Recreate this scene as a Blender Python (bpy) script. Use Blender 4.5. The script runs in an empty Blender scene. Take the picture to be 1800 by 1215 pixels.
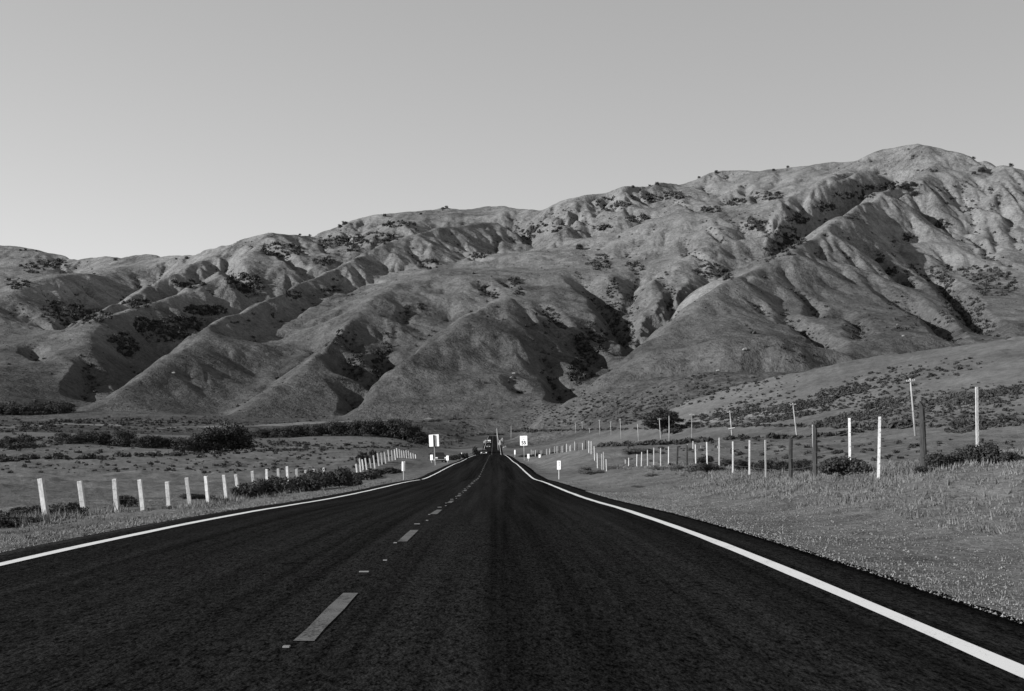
import bpy, bmesh, math, random
import numpy as np
from mathutils import Vector, Matrix
SC = bpy.context.scene
COL = SC.collection
R = math.radians
rng = np.random.default_rng(7)
random.seed(7)

# ------------------------------------------------------------------ camera
F, CX, CY, EYE = 2250.0, 869.0, 765.0, 1.2        # focal length, vanishing point (photo pixels), eye height
cam = bpy.data.cameras.new('camera'); co = bpy.data.objects.new('camera', cam); COL.objects.link(co)
cam.sensor_width = 36.0; cam.lens = 36.0 * F / 1800.0
cam.shift_x = (900 - CX) / 1800.0; cam.shift_y = (CY - 607.5) / 1800.0
cam.clip_start = 0.1; cam.clip_end = 20000
co.location = (0, 0, EYE); co.rotation_euler = (R(90), 0, 0)
SC.camera = co

# ------------------------------------------------------------------ light
SUN_EL, SUN_BACK = 17.0, 25.0                      # elevation; degrees behind the camera's left
s_dir = Vector((-math.cos(R(SUN_BACK)) * math.cos(R(SUN_EL)), -math.sin(R(SUN_BACK)) * math.cos(R(SUN_EL)), math.sin(R(SUN_EL))))
w = bpy.data.worlds.new('World'); SC.world = w; w.use_nodes = True
nt = w.node_tree; nt.nodes.clear()
sky = nt.nodes.new('ShaderNodeTexSky'); sky.sky_type = 'NISHITA'; sky.sun_disc = False
sky.sun_elevation = R(SUN_EL); sky.sun_rotation = R(90 + SUN_BACK)
sky.air_density = 1.0; sky.dust_density = 1.0; sky.ozone_density = 1.0
sep = nt.nodes.new('ShaderNodeSeparateColor')      # black and white film behind a red filter
bg = nt.nodes.new('ShaderNodeBackground'); bg.inputs['Strength'].default_value = 0.15
wo = nt.nodes.new('ShaderNodeOutputWorld')
nt.links.new(sky.outputs[0], sep.inputs[0]); pw = nt.nodes.new('ShaderNodeMath'); pw.operation = 'POWER'; pw.inputs[1].default_value = 0.57
nt.links.new(sep.outputs[0], pw.inputs[0]); nt.links.new(pw.outputs[0], bg.inputs[0]); nt.links.new(bg.outputs[0], wo.inputs[0])
sl = bpy.data.lights.new('sun', 'SUN'); sl.energy = 4.2; sl.angle = R(0.5); sl.color = (1, 1, 1)
so = bpy.data.objects.new('sun', sl); COL.objects.link(so); so.rotation_euler = s_dir.to_track_quat('Z', 'Y').to_euler()
SC.view_settings.view_transform = 'Standard'; SC.view_settings.look = 'None'
SC.view_settings.exposure = 1.2; SC.view_settings.gamma = 1.0
SC.cycles.max_bounces = 5

# ------------------------------------------------------------------ helpers
def tag(o, label=None, cat=None, group=None, kind=None):
    if label: o['label'] = label
    if cat: o['category'] = cat
    if group: o['group'] = group
    if kind: o['kind'] = kind
    return o

def link(name, me, mat=None, parent=None):
    o = bpy.data.objects.new(name, me); COL.objects.link(o)
    if mat is not None and me is not None and not me.materials: me.materials.append(mat)
    if parent is not None: o.parent = parent
    return o

def np_mesh(name, V, faces, smooth=False):
    V = np.asarray(V, np.float32); faces = np.asarray(faces, np.int32)
    k = faces.shape[1]; n = len(faces)
    me = bpy.data.meshes.new(name)
    me.vertices.add(len(V)); me.vertices.foreach_set('co', V.ravel())
    me.loops.add(n * k); me.loops.foreach_set('vertex_index', faces.ravel())
    me.polygons.add(n); me.polygons.foreach_set('loop_start', np.arange(0, n * k, k, dtype=np.int32))
    me.polygons.foreach_set('loop_total', np.full(n, k, np.int32))
    me.polygons.foreach_set('use_smooth', np.full(n, smooth, bool))
    me.update(calc_edges=True)
    return me

def empty(name, loc, rz=0.0, parent=None):
    o = bpy.data.objects.new(name, None); COL.objects.link(o)
    o.location = loc; o.rotation_euler = (0, 0, rz); o.empty_display_size = 0.3
    if parent: o.parent = parent
    return o

def bm_mesh(name, bm, smooth=False):
    me = bpy.data.meshes.new(name); bm.to_mesh(me); bm.free()
    if smooth:
        for p in me.polygons: p.use_smooth = True
    return me

def add_box(bm, c, s, rot=None, bevel=0.0):
    r = bmesh.ops.create_cube(bm, size=1.0)
    M = Matrix.Translation(c) @ (rot if rot else Matrix.Identity(4)) @ Matrix.Diagonal((s[0], s[1], s[2], 1))
    bmesh.ops.transform(bm, matrix=M, verts=r['verts'])
    if bevel:
        es = list({e for v in r['verts'] for e in v.link_edges})
        bmesh.ops.bevel(bm, geom=es, offset=bevel, segments=2, affect='EDGES', profile=0.6)

def add_tube(bm, a, b, r0, r1, seg=8, caps=True):
    a = Vector(a); b = Vector(b); d = b - a
    r = bmesh.ops.create_cone(bm, cap_ends=caps, segments=seg, radius1=r0, radius2=r1, depth=d.length)
    q = d.to_track_quat('Z', 'Y').to_matrix().to_4x4()
    bmesh.ops.transform(bm, matrix=Matrix.Translation((a + b) / 2) @ q, verts=r['verts'])

def fnoise(x, y, seed=0):                           # value noise on numpy arrays
    def h(i, j):
        n = (i * 374761393 + j * 668265263 + seed * 1442695041) & 0x7fffffff
        n = ((n ^ (n >> 13)) * 1274126177) & 0x7fffffff
        return ((n ^ (n >> 16)) & 0xffff) / 65535.0
    xi = np.floor(x).astype(np.int64); yi = np.floor(y).astype(np.int64)
    fx = x - xi; fy = y - yi
    fx = fx * fx * (3 - 2 * fx); fy = fy * fy * (3 - 2 * fy)
    a = h(xi, yi) * (1 - fx) + h(xi + 1, yi) * fx
    b = h(xi, yi + 1) * (1 - fx) + h(xi + 1, yi + 1) * fx
    return a * (1 - fy) + b * fy
def fbm(x, y, oct=4, seed=0):
    v = 0; a = 0.5
    for o in range(oct):
        v = v + a * fnoise(x * 2 ** o + 17.3 * o, y * 2 ** o - 9.1 * o, seed + o); a *= 0.5
    return v / (1 - 0.5 ** oct)
def sstep(a, b, x):
    t = np.clip((x - a) / (b - a), 0, 1); return t * t * (3 - 2 * t)

# ------------------------------------------------------------------ materials (all grey: the photograph is black and white)
def mat(name, base=0.2, rough=0.9, spec=0.2, metal=0.0):
    m = bpy.data.materials.new(name); m.use_nodes = True
    b = m.node_tree.nodes['Principled BSDF']
    b.inputs['Base Color'].default_value = (base, base, base, 1); b.inputs['Roughness'].default_value = rough
    b.inputs['Specular IOR Level'].default_value = spec; b.inputs['Metallic'].default_value = metal
    return m

def noise_mat(name, layers, lo, hi, rough=0.95, spec=0.05, bump=None, stretch=None, lo_clip=0.3, hi_clip=0.7):
    """layers: (scale, detail, weight); colour runs from lo to hi on the weighted noise; world position coordinates"""
    m = mat(name, 0.2, rough, spec); t = m.node_tree; N = t.nodes; L = t.links; b = N['Principled BSDF']
    g = N.new('ShaderNodeNewGeometry'); src = g.outputs['Position']
    if stretch:
        mp = N.new('ShaderNodeMapping'); mp.inputs['Scale'].default_value = stretch; L.new(src, mp.inputs[0]); src = mp.outputs[0]
    acc = None
    for (sc, det, wt) in layers:
        n = N.new('ShaderNodeTexNoise'); n.inputs['Scale'].default_value = sc; n.inputs['Detail'].default_value = det
        n.inputs['Roughness'].default_value = 0.65; L.new(src, n.inputs['Vector'])
        mu = N.new('ShaderNodeMath'); mu.operation = 'MULTIPLY'; mu.inputs[1].default_value = wt; L.new(n.outputs['Fac'], mu.inputs[0])
        if acc is None: acc = mu.outputs[0]
        else:
            ad = N.new('ShaderNodeMath'); ad.operation = 'ADD'; L.new(acc, ad.inputs[0]); L.new(mu.outputs[0], ad.inputs[1]); acc = ad.outputs[0]
    mr = N.new('ShaderNodeMapRange'); mr.inputs['From Min'].default_value = lo_clip; mr.inputs['From Max'].default_value = hi_clip
    mr.inputs['To Min'].default_value = lo; mr.inputs['To Max'].default_value = hi; L.new(acc, mr.inputs['Value'])
    L.new(mr.outputs[0], b.inputs['Base Color'])
    if bump:
        prev = None
        for (sc, det, dist) in bump:
            n = N.new('ShaderNodeTexNoise'); n.inputs['Scale'].default_value = sc; n.inputs['Detail'].default_value = det; L.new(g.outputs['Position'], n.inputs['Vector'])
            bp = N.new('ShaderNodeBump'); bp.inputs['Strength'].default_value = 1.0; bp.inputs['Distance'].default_value = dist
            L.new(n.outputs['Fac'], bp.inputs['Height'])
            if prev: L.new(prev, bp.inputs['Normal'])
            prev = bp.outputs[0]
        L.new(prev, b.inputs['Normal'])
    return m

M = {}
M['ground'] = noise_mat('ground_grass', [(0.02, 3, 0.25), (0.35, 4, 0.3), (2.5, 4, 0.25), (14, 3, 0.2)], 0.03, 0.15, bump=[(0.8, 4, 0.2), (7, 3, 0.05), (30, 2, 0.02)], lo_clip=.36, hi_clip=.64)
M['hill'] = noise_mat('hill_grass', [(0.006, 3, 0.25), (0.03, 5, 0.3), (0.2, 2, 0.25), (0.6, 1, 0.2)], 0.022, 0.195, bump=[(0.07, 4, 2.6), (0.22, 2, 1.2), (0.6, 1, 0.7)], lo_clip=.36, hi_clip=.64)
def zone(m, z0, z1, lo):                            # darker coastal scrub low down, dry grass higher up
    t = m.node_tree; N = t.nodes; L = t.links; b = N['Principled BSDF']; src = b.inputs['Base Color'].links[0].from_socket
    g = N.new('ShaderNodeNewGeometry'); sp = N.new('ShaderNodeSeparateXYZ'); L.new(g.outputs['Position'], sp.inputs[0])
    n = N.new('ShaderNodeTexNoise'); n.inputs['Scale'].default_value = .005; n.inputs['Detail'].default_value = 5; L.new(g.outputs['Position'], n.inputs['Vector'])
    a = N.new('ShaderNodeMath'); a.operation = 'MULTIPLY_ADD'; a.inputs[1].default_value = 340; L.new(n.outputs['Fac'], a.inputs[0]); L.new(sp.outputs['Z'], a.inputs[2])
    mr = N.new('ShaderNodeMapRange'); mr.inputs['From Min'].default_value = z0 + 170; mr.inputs['From Max'].default_value = z1 + 170; mr.inputs['To Min'].default_value = lo; mr.inputs['To Max'].default_value = 1.0; L.new(a.outputs[0], mr.inputs['Value'])
    mu = N.new('ShaderNodeMath'); mu.operation = 'MULTIPLY'; L.new(src, mu.inputs[0]); L.new(mr.outputs[0], mu.inputs[1]); L.new(mu.outputs[0], b.inputs['Base Color'])
zone(M['hill'], 90, 320, .5)
M['asphalt'] = noise_mat('asphalt', [(0.35, 5, 0.6), (1.7, 3, 0.4)], 0.004, 0.019, rough=1.0, spec=0.0, bump=[(60, 2, 0.01)], stretch=(2.6, 0.015, 1.0), lo_clip=.36, hi_clip=.66)
def grain(m, sc, lo, hi):                           # pale chippings in the dark binder
    t = m.node_tree; N = t.nodes; L = t.links; b = N['Principled BSDF']; src = b.inputs['Base Color'].links[0].from_socket
    ge = N.new('ShaderNodeNewGeometry'); g = N.new('ShaderNodeMapping'); g.inputs['Scale'].default_value = (1, .3, 1); L.new(ge.outputs['Position'], g.inputs[0]); acc = None
    for k, q in ((sc * 1.8, .45), (sc * .8, .43), (sc * .2, .12)):
        n = N.new('ShaderNodeTexNoise'); n.inputs['Scale'].default_value = k; n.inputs['Detail'].default_value = 2; L.new(g.outputs[0], n.inputs['Vector'])
        a = N.new('ShaderNodeMath'); a.operation = 'MULTIPLY'; a.inputs[1].default_value = q; L.new(n.outputs['Fac'], a.inputs[0])
        if acc is None: acc = a.outputs[0]
        else:
            d = N.new('ShaderNodeMath'); d.operation = 'ADD'; L.new(acc, d.inputs[0]); L.new(a.outputs[0], d.inputs[1]); acc = d.outputs[0]
    mr = N.new('ShaderNodeMapRange'); mr.inputs['From Min'].default_value = .38; mr.inputs['From Max'].default_value = .64; mr.inputs['To Min'].default_value = lo; mr.inputs['To Max'].default_value = hi; L.new(acc, mr.inputs['Value'])
    mu = N.new('ShaderNodeMath'); mu.operation = 'MULTIPLY'; L.new(src, mu.inputs[0]); L.new(mr.outputs[0], mu.inputs[1]); L.new(mu.outputs[0], b.inputs['Base Color'])
grain(M['asphalt'], 40, .2, 2.0)
M['white_line'] = noise_mat('white_line_paint', [(2, 4, 0.4), (45, 4, 0.6)], 0.06, 0.54, rough=0.8, spec=0.1, lo_clip=.32, hi_clip=.44)
M['yellow_dash'] = noise_mat('worn_dash_paint', [(3, 4, 0.45), (45, 4, 0.55)], 0.012, 0.10, rough=0.8, spec=0.1, lo_clip=.38, hi_clip=.52)
M['leaf'] = noise_mat('dark_leaves', [(0.6, 2, 0.5), (6, 2, 0.5)], 0.008, 0.035, rough=0.7, spec=0.15)
M['leaf_pale'] = noise_mat('grey_leaves', [(0.6, 2, 0.5), (6, 2, 0.5)], 0.03, 0.10, rough=0.8, spec=0.1)
M['brush'] = noise_mat('hill_brush', [(0.05, 2, 0.5), (0.5, 2, 0.5)], 0.015, 0.06, rough=0.9, spec=0.05)
M['bark'] = noise_mat('bark', [(4, 4, 1)], 0.03, 0.09)
M['dry'] = noise_mat('dry_grass', [(0.3, 2, 0.5), (9, 2, 0.5)], 0.03, 0.17, rough=0.9, spec=0.05)
M['pale_grass'] = noise_mat('pale_dry_grass', [(0.05, 3, 0.4), (0.4, 3, 0.6)], 0.07, 0.19)
M['gravel'] = noise_mat('gravel_stone', [(12, 2, 1)], 0.05, 0.2)
M['post'] = noise_mat('whitewashed_post', [(2, 3, 0.4), (25, 3, 0.6)], 0.16, 0.46, stretch=(1, 1, .35))
M['tpost'] = noise_mat('white_painted_steel', [(3, 3, 0.5), (30, 2, 0.5)], 0.32, 0.58, rough=0.6)
M['oldwood'] = noise_mat('weathered_wood', [(4, 4, 0.5), (40, 3, 0.5)], 0.012, 0.06, stretch=(1, 1, .15))
M['polewood'] = noise_mat('grey_pole_wood', [(2, 4, 1)], 0.13, 0.30, stretch=(1, 1, .2))
M['steel'] = mat('galvanised_steel', 0.35, 0.5, 0.5, 0.3)
M['wire'] = mat('wire', 0.12, 0.5, 0.5, 0.5)
M['sign_white'] = mat('sign_white', 0.82, 0.5, 0.4)
M['stud'] = mat('dusty_stud', 0.15, 0.8, 0.1)
M['sign_back'] = noise_mat('sign_aluminium', [(2, 3, 1)], 0.6, 0.8, rough=0.6, spec=0.4)
M['black'] = mat('black', 0.012, 0.5, 0.3)
M['grey_ink'] = mat('faded_ink', 0.4, 0.6, 0.2)
M['rock'] = noise_mat('pale_rock', [(1.2, 5, 1)], 0.09, 0.22)
M['glass'] = mat('car_glass', 0.01, 0.08, 0.6)
M['chrome'] = mat('chrome', 0.8, 0.2, 0.5, 1.0)
M['lamp'] = mat('headlamp_glass', 0.9, 0.15, 0.8)
M['rubber'] = mat('rubber', 0.015, 0.9, 0.1)
M['cardark'] = mat('dark_car_paint', 0.012, 0.3, 0.5)
M['carwhite'] = mat('white_car_paint', 0.75, 0.3, 0.5)
M['cargrey'] = mat('grey_car_paint', 0.06, 0.3, 0.5)

# ------------------------------------------------------------------ road profile
RP = np.array([(-400, 0.5), (-60, 0.1), (0, 0), (10, -.06), (15, -.11), (20, -.2), (27, -.37), (38, -.7), (52, -1.02), (66, -1.3), (78, -1.57), (86, -1.8), (94, -1.95), (110, -2.08), (131, -2.2), (163, -2.42), (190, -2.75), (255, -3.2), (310, -3.75), (350, -4.2), (370, -4.5), (400, -5.4), (430, -6.6), (480, -7.6), (530, -7.3), (570, -6.5), (640, -5.1), (750, -3.6), (900, -1.6), (1030, -.1), (1080, .4), (1150, -.5), (1250, -3)])
_d = np.arange(-400, 1251, 1.0); _z = np.interp(_d, RP[:, 0], RP[:, 1])
_zs = _z.copy()
for k in range(3):
    ker = np.ones(7) / 7; _zs = np.convolve(np.pad(_zs, 3, mode='edge'), ker, mode='valid')
def zroad(y): return np.interp(y, _d, _zs)
RC, RH = -1.0, 4.7                                  # pavement centre line and half width

# ------------------------------------------------------------------ terrain
def P(px, py, d): return ((px - CX) / F * d, d, EYE - (py - CY) / F * d)

FL = np.array([(-60, -.8), (0, -.9), (34, -1.1), (40, -1.5), (57, -1.85), (81, -2.25), (110, -2.95), (124, -2.55), (137, -2.25), (157, -2.05), (176, -2.3), (199, -2.4), (218, -3.0), (300, -4), (370, -4.8), (430, -6.6), (500, -7.2), (570, -6.3), (750, -3.5), (1030, 1)])
FR = np.array([(-60, .3), (0, .35), (15, .6), (26, .82), (29, .6), (34, .35), (45, -.2), (58, -.55), (85, -1.03), (105, -1.75), (117, -1.85), (131, -.85), (145, -.6), (165, -.9), (190, -1.4), (260, -3.1), (370, -4.2), (430, -5.6), (500, -6.4), (570, -5.8), (750, -2.8), (1030, 2)])
G = []
for y in (-60, -30, -12, 4, 8, 12, 18, 26, 34, 40, 48, 58, 70, 82, 95, 108, 118, 131, 145, 160, 178, 200, 225, 260, 310, 370, 430, 500, 570, 660, 750, 900, 1030):
    zr = float(zroad(y))
    if y > 275:
        if y in (310, 370, 430, 500, 570, 660, 750, 900): G.append((-.035 * y - 4, y, zr - .3)); G.append((.035 * y + 2, y, zr + .2))
        continue
    G.append((-7.8, y, zr - .22)); G.append((-12.5, y, float(np.interp(y, FL[:, 0], FL[:, 1]))))
    G.append((5.6, y, zr - .02)); G.append((9.6, y, float(np.interp(y, FR[:, 0], FR[:, 1]))))
for y, z in ((20, -1.5), (45, -1.9), (90, -2.4), (150, -2.5)): G.append((-22, y, z)); G.append((-38, y + 5, z - .1))
for y, z in ((8, 1.1), (20, 1.5), (27, 1.3), (40, .5), (70, -.6), (100, -1.0), (150, -1.6)): G.append((15, y, z))
G += [P(*p) for p in [(60, 800, 260), (250, 790, 300), (400, 797, 281), (600, 790, 300), (500, 775, 520), (700, 769, 560), (0, 775, 420), (200, 765, 520), (0, 748, 800), (300, 751, 900), (500, 748, 950), (700, 741, 1050), (0, 731, 1100), (180, 724, 1150), (-200, 735, 1000), (600, 739, 1180), (790, 737, 1180), (800, 763, 800), (870, 735, 1230), (0, 722, 1350), (400, 735, 1250),
      (1200, 800, 170), (1400, 800, 110), (1600, 790, 90), (1800, 790, 60), (1800, 742, 170), (1800, 720, 230), (1800, 690, 290), (1800, 640, 400), (1800, 595, 500), (1800, 600, 620), (2100, 560, 480), (2100, 720, 200), (1605, 767, 165), (1600, 745, 220), (1600, 700, 330), (1600, 630, 540), (1600, 635, 660), (1403, 777, 240), (1400, 757, 350), (1400, 735, 420), (1400, 700, 490), (1400, 660, 600), (1400, 664, 720),
      (1287, 780, 290), (1162, 781, 375), (1122, 781, 470), (1200, 761, 500), (1200, 740, 580), (1200, 700, 650), (1210, 660, 730), (1210, 665, 830), (1060, 682, 800), (1050, 765, 620), (1000, 762, 750), (1000, 740, 880), (1000, 702, 1080), (820, 760, 1000), (915, 762, 980), (935, 738, 1100), (935, 718, 1200)]]
for a in np.arange(-170, 171, 20):
    for r_ in (60, 250, 900):
        if abs(a) > 42: G.append((r_ * math.sin(R(a)), r_ * math.cos(R(a)), -1.5 if a < 0 else 1.0))
G = np.array(G)
gth = np.arctan2(G[:, 0], G[:, 1]); glr = np.log(np.hypot(G[:, 0], G[:, 1]))
CK = 0.02
def _phi(th, lr): return np.sqrt((th[:, None] - gth[None]) ** 2 + (lr[:, None] - glr[None]) ** 2 + CK * CK)
A_ = _phi(gth, glr); n_ = len(G)
Pm = np.stack([np.ones(n_), gth, glr], 1)
S_ = np.block([[A_, Pm], [Pm.T, np.zeros((3, 3))]])
wts = np.linalg.solve(S_ + 1e-9 * np.eye(n_ + 3), np.concatenate([G[:, 2], np.zeros(3)]))
def rbf_ground(th, r):
    out = np.empty(th.size); thf = th.ravel(); lr = np.log(r.ravel())
    for i in range(0, th.size, 20000):
        a, b = thf[i:i + 20000], lr[i:i + 20000]
        out[i:i + 20000] = _phi(a, b) @ wts[:n_] + wts[n_] + wts[n_ + 1] * a + wts[n_ + 2] * b
    return out.reshape(th.shape)

# the range: crest lines and valley floors (photo column, photo row, metres away before the scale HS)
HS = 1.3
CRESTS = [
 [(-150,450,3400),(0,441,3300),(40,440,3250),(90,447,3200),(130,455,3150),(165,460,3100),(205,458,3000),(240,461,2900),(285,451,2800),(310,457,2750),(350,455,2650),(400,433,2450),(450,415,2350),(475,411,2350),(510,418,2450),(545,413,2550),(590,405,2600),(620,388,2600),(650,380,2600),(690,381,2650),(740,377,2700),(780,367,2700),(820,371,2700),(860,364,2700),(900,370,2650),(930,378,2550),(960,370,2450),(1000,352,2400),(1030,344,2350),(1110,330,2350),(1150,325,2450),(1200,322,2500),(1250,305,2500),(1290,302,2500),(1340,302,2450),(1400,293,2400),(1450,288,2350),(1490,285,2300),(1520,282,2250),(1550,266,2200),(1590,258,2150),(1620,252,2100),(1650,260,2050),(1700,268,2000),(1750,285,1950),(1800,300,1900),(1950,330,1850)],
 [(285,451,2800),(240,465,2650),(180,485,2450),(150,483,2350),(100,491,2200),(0,522,2000),(-150,580,1800)],
 [(130,455,3150),(90,478,2850),(40,498,2600),(-40,505,2500)],
 [(400,433,2450),(367,453,2300),(327,477,2180),(260,510,2020),(217,537,1900),(190,552,1800)],
 [(455,415,2350),(440,430,2250),(410,460,2100),(393,473,2030),(350,498,1900),(310,520,1800),(270,535,1720),(233,547,1650),(167,562,1550),(120,580,1470),(80,592,1420),(0,612,1350),(-100,640,1280)],
 [(167,562,1550),(190,600,1400),(160,680,1150)], [(80,592,1420),(90,640,1250),(60,695,1080)], [(270,535,1720),(250,580,1590),(215,640,1360)], [(0,612,1350),(-20,660,1150),(10,700,1020)],
 [(870,392,2250),(820,397,2150),(767,405,2050),(715,417,1950),(680,430,1880),(620,455,1760),(560,485,1620),(520,503,1540),(450,535,1400),(390,562,1300),(340,595,1210),(290,630,1120),(240,660,1060),(200,690,1000),(170,715,950)],
 [(690,470,1780),(667,488,1700),(600,510,1590),(560,528,1510),(500,552,1410),(430,600,1270)],
 [(405,736,935),(470,690,1010),(540,640,1110),(590,597,1210),(620,565,1290),(660,525,1400),(700,495,1560),(760,470,1720)],
 [(650,598,1260),(653,636,1150),(644,660,1095)],
 [(620,735,930),(660,690,985),(700,650,1050),(740,610,1110),(790,570,1170),(850,540,1230),(905,528,1260),(945,545,1230)],
 [(1009,477,1640),(978,493,1560),(950,525,1450)],
 [(800,470,1800),(860,455,1830),(900,448,1850),(940,443,1880),(995,434,1900),(1020,423,1900),(1079,412,1920),(1124,395,1920),(1180,378,1900),(1247,381,1850),(1290,400,1800)],
 [(1070,470,1700),(1092,490,1600),(1088,540,1460),(1112,580,1330)], [(1200,460,1660),(1150,500,1540),(1140,540,1430),(1125,590,1290)], [(1225,480,1600),(1205,525,1450),(1175,565,1320)],
 [(1400,345,2050),(1350,355,1990),(1314,361,1900),(1289,395,1800),(1266,426,1720),(1245,460,1640)],
 [(1000,695,900),(1060,655,950),(1085,640,980),(1143,591,1050),(1185,554,1100),(1247,510,1170),(1292,490,1210),(1353,470,1280),(1412,431,1380),(1468,395,1480),(1490,385,1520),(1500,377,1620),(1552,338,1780),(1594,316,1880),(1640,292,1980),(1660,270,2020)],
 [(1590,290,2040),(1550,307,2010),(1500,323,1960),(1450,345,1900),(1400,366,1850),(1370,385,1800),(1350,420,1720)],
 [(1030,344,2350),(1000,385,2180),(975,415,2060)], [(1110,330,2350),(1105,365,2230),(1085,390,2130)], [(1200,322,2500),(1190,345,2300),(1205,362,2200)], [(1290,302,2500),(1300,330,2300),(1320,345,2190)], [(1400,293,2400),(1385,315,2250)], [(1490,285,2300),(1440,312,2170)],
 [(860,364,2700),(850,382,2480)], [(780,367,2700),(750,385,2480),(720,402,2320)], [(650,380,2600),(660,405,2400),(655,425,2230)], [(545,413,2550),(575,435,2350),(590,450,2180)], [(475,411,2350),(500,440,2200),(525,470,2050)],
]
VALES = [
 [(800,405,2400),(720,420,2300),(650,452,2180),(600,480,2080),(555,505,1990),(480,570,1850),(395,610,1680),(340,635,1540),(290,660,1400),(240,685,1250),(190,705,1110),(150,724,1000)],
 [(400,475,2250),(350,505,2130),(290,535,2010),(240,552,1900),(190,570,1800),(140,590,1680),(95,602,1600),(40,622,1500),(-40,650,1400)],
 [(280,485,2550),(255,505,2430),(220,530,2300),(180,548,2130),(150,562,1950),(110,585,1750)],
 [(120,480,2900),(80,490,2700),(30,508,2450),(-50,530,2300)],
 [(400,740,955),(460,692,1055),(530,644,1160),(570,612,1240)],
 [(622,592,1245),(608,616,1185),(625,650,1115),(640,674,1065),(627,711,995),(615,738,935)], [(673,611,1235),(668,638,1150),(650,672,1075)],
 [(665,700,1030),(695,665,1120),(735,620,1220),(785,582,1310),(845,556,1380),(905,534,1400)],
 [(1017,481,1640),(1050,511,1530),(1075,541,1440),(1097,576,1340),(1102,602,1270),(1085,645,1170),(1050,675,1060),(1010,699,950)],
 [(1165,486,1620),(1180,511,1520),(1175,546,1400)], [(1110,500,1600),(1115,540,1480)],
 [(1110,635,1230),(1143,605,1320),(1185,570,1410),(1247,527,1510),(1290,505,1590),(1336,486,1640),(1350,463,1700),(1400,430,1780),(1450,395,1850),(1500,355,1940),(1575,323,2030)],
 [(830,450,1980),(860,455,2020),(930,443,2060),(990,433,2080),(1050,417,2100),(1110,398,2120),(1180,378,2130),(1240,381,2100),(1290,374,2110),(1330,360,2130)],
 [(1560,296,2100),(1475,312,2090),(1420,332,2080),(1370,354,2060)],
 [(1550,410,1650),(1600,458,1550),(1650,490,1430),(1700,542,1260),(1742,590,1080)],
 [(1365,522,1200),(1400,562,1100),(1440,598,1000),(1468,624,930)],
 [(905,396,2400),(940,430,2150)], [(1060,355,2330),(1040,395,2180)], [(1150,348,2370),(1150,368,2230)], [(1250,335,2380),(1262,358,2220)], [(1345,320,2330),(1350,342,2180)],
]
FACES = [(0,466,3000),(-80,470,3000),(60,462,3030),(552,548,1420),(497,581,1330),(479,607,1240),(423,638,1150),(379,669,1080),(323,703,1010),(740,465,1800),(780,455,1850),(850,475,1760),(1000,460,1760),(1050,455,1790),(940,480,1660),(890,500,1530),(840,510,1500),(780,520,1500),(740,555,1390),(1100,445,1800),(1150,452,1750),(1200,440,1740),
 (500,635,1190),(300,730,940),(540,720,970),(560,680,1030),(510,600,1290),(860,620,1090),(800,650,1040),(900,660,1010),(850,733,925),(750,733,925),(700,700,975),(960,690,955),(930,610,1110),(860,560,1200),(1000,565,1330),(1030,615,1210),(1005,650,1100),(980,585,1240),(970,630,1100),
 (1310,430,1760),(1330,462,1680),(1290,450,1700),(1300,530,1120),(1320,590,1000),(1300,650,880),(1200,620,970),(1250,560,1070),(1400,640,890),(1380,590,1010),(1340,510,1180),(1150,650,900),(1080,680,890),
 (1480,450,1390),(1475,520,1240),(1480,560,1140),(1490,640,900),(1440,500,1280),(1450,560,1110),(1530,440,1480),(1560,480,1380),(1600,520,1270),(1640,560,1130),(1680,598,980),(1560,560,1100),(1580,620,940),
 (1700,300,1950),(1700,350,1830),(1700,400,1710),(1720,440,1610),(1780,400,1690),(1800,350,1790),(1800,450,1560),(1620,365,1780),(1600,420,1660),(1650,430,1610),(1800,500,1380),(1800,570,1130),(1760,540,1270),(1900,420,1650),(1900,560,1200),(-100,560,2000),(-100,690,1050)]
hp = []
def _add(p):
    hp.append(P(p[0], p[1], p[2] * HS))
for rl in CRESTS + VALES:
    for a, b in zip(rl[:-1], rl[1:]):
        n = max(1, int(math.hypot((b[0] - a[0]) / F, math.log(b[2] / a[2])) / .012))
        for k in range(n): _add([a[i] + (b[i] - a[i]) * k / n for i in range(3)])
    _add(rl[-1])
for p in FACES: _add(p)
for px in range(-250, 2051, 60):                    # before the foot the slope dives under the plain
    hp.append(((px - CX) / F * 1120, 1120, -25.0)); hp.append(((px - CX) / F * 950, 950, -60.0))
for a in CRESTS[0]:                            # and behind the skyline it falls away
    q = P(a[0], a[1], a[2] * HS)
    for away, dz in ((140, -45), (500, -190)): k = 1 + away / q[1]; hp.append((q[0] * k, q[1] * k, q[2] + dz))
hp = np.array(hp); hth = np.arctan2(hp[:, 0], hp[:, 1]); hlr = np.log(np.hypot(hp[:, 0], hp[:, 1]))
_k, keep = np.unique(np.round(np.stack([hth, hlr], 1) / .004), axis=0, return_index=True); hp, hth, hlr = hp[keep], hth[keep], hlr[keep]
HC, nh = .007, len(hp)
A_ = -np.sqrt((hth[:, None] - hth[None]) ** 2 + (hlr[:, None] - hlr[None]) ** 2 + HC * HC) + 8e-4 * np.eye(nh)
S_ = np.zeros((nh + 1, nh + 1)); S_[:nh, :nh] = A_; S_[:nh, nh] = 1; S_[nh, :nh] = 1
hw = np.linalg.solve(S_, np.concatenate([hp[:, 2], [0]]))
def hill_field(X, Y):
    th = np.arctan2(X, Y).astype(np.float32); lr = np.log(np.hypot(X, Y)).astype(np.float32); out = np.empty(th.size, np.float32)
    a0, b0, w0 = hth.astype(np.float32), hlr.astype(np.float32), (-hw[:nh]).astype(np.float32)
    for i in range(0, th.size, 6000):
        d = (th[i:i + 6000, None] - a0[None]) ** 2; d += (lr[i:i + 6000, None] - b0[None]) ** 2; d += np.float32(HC * HC); np.sqrt(d, out=d)
        out[i:i + 6000] = d @ w0 + hw[nh]
    return out

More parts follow.
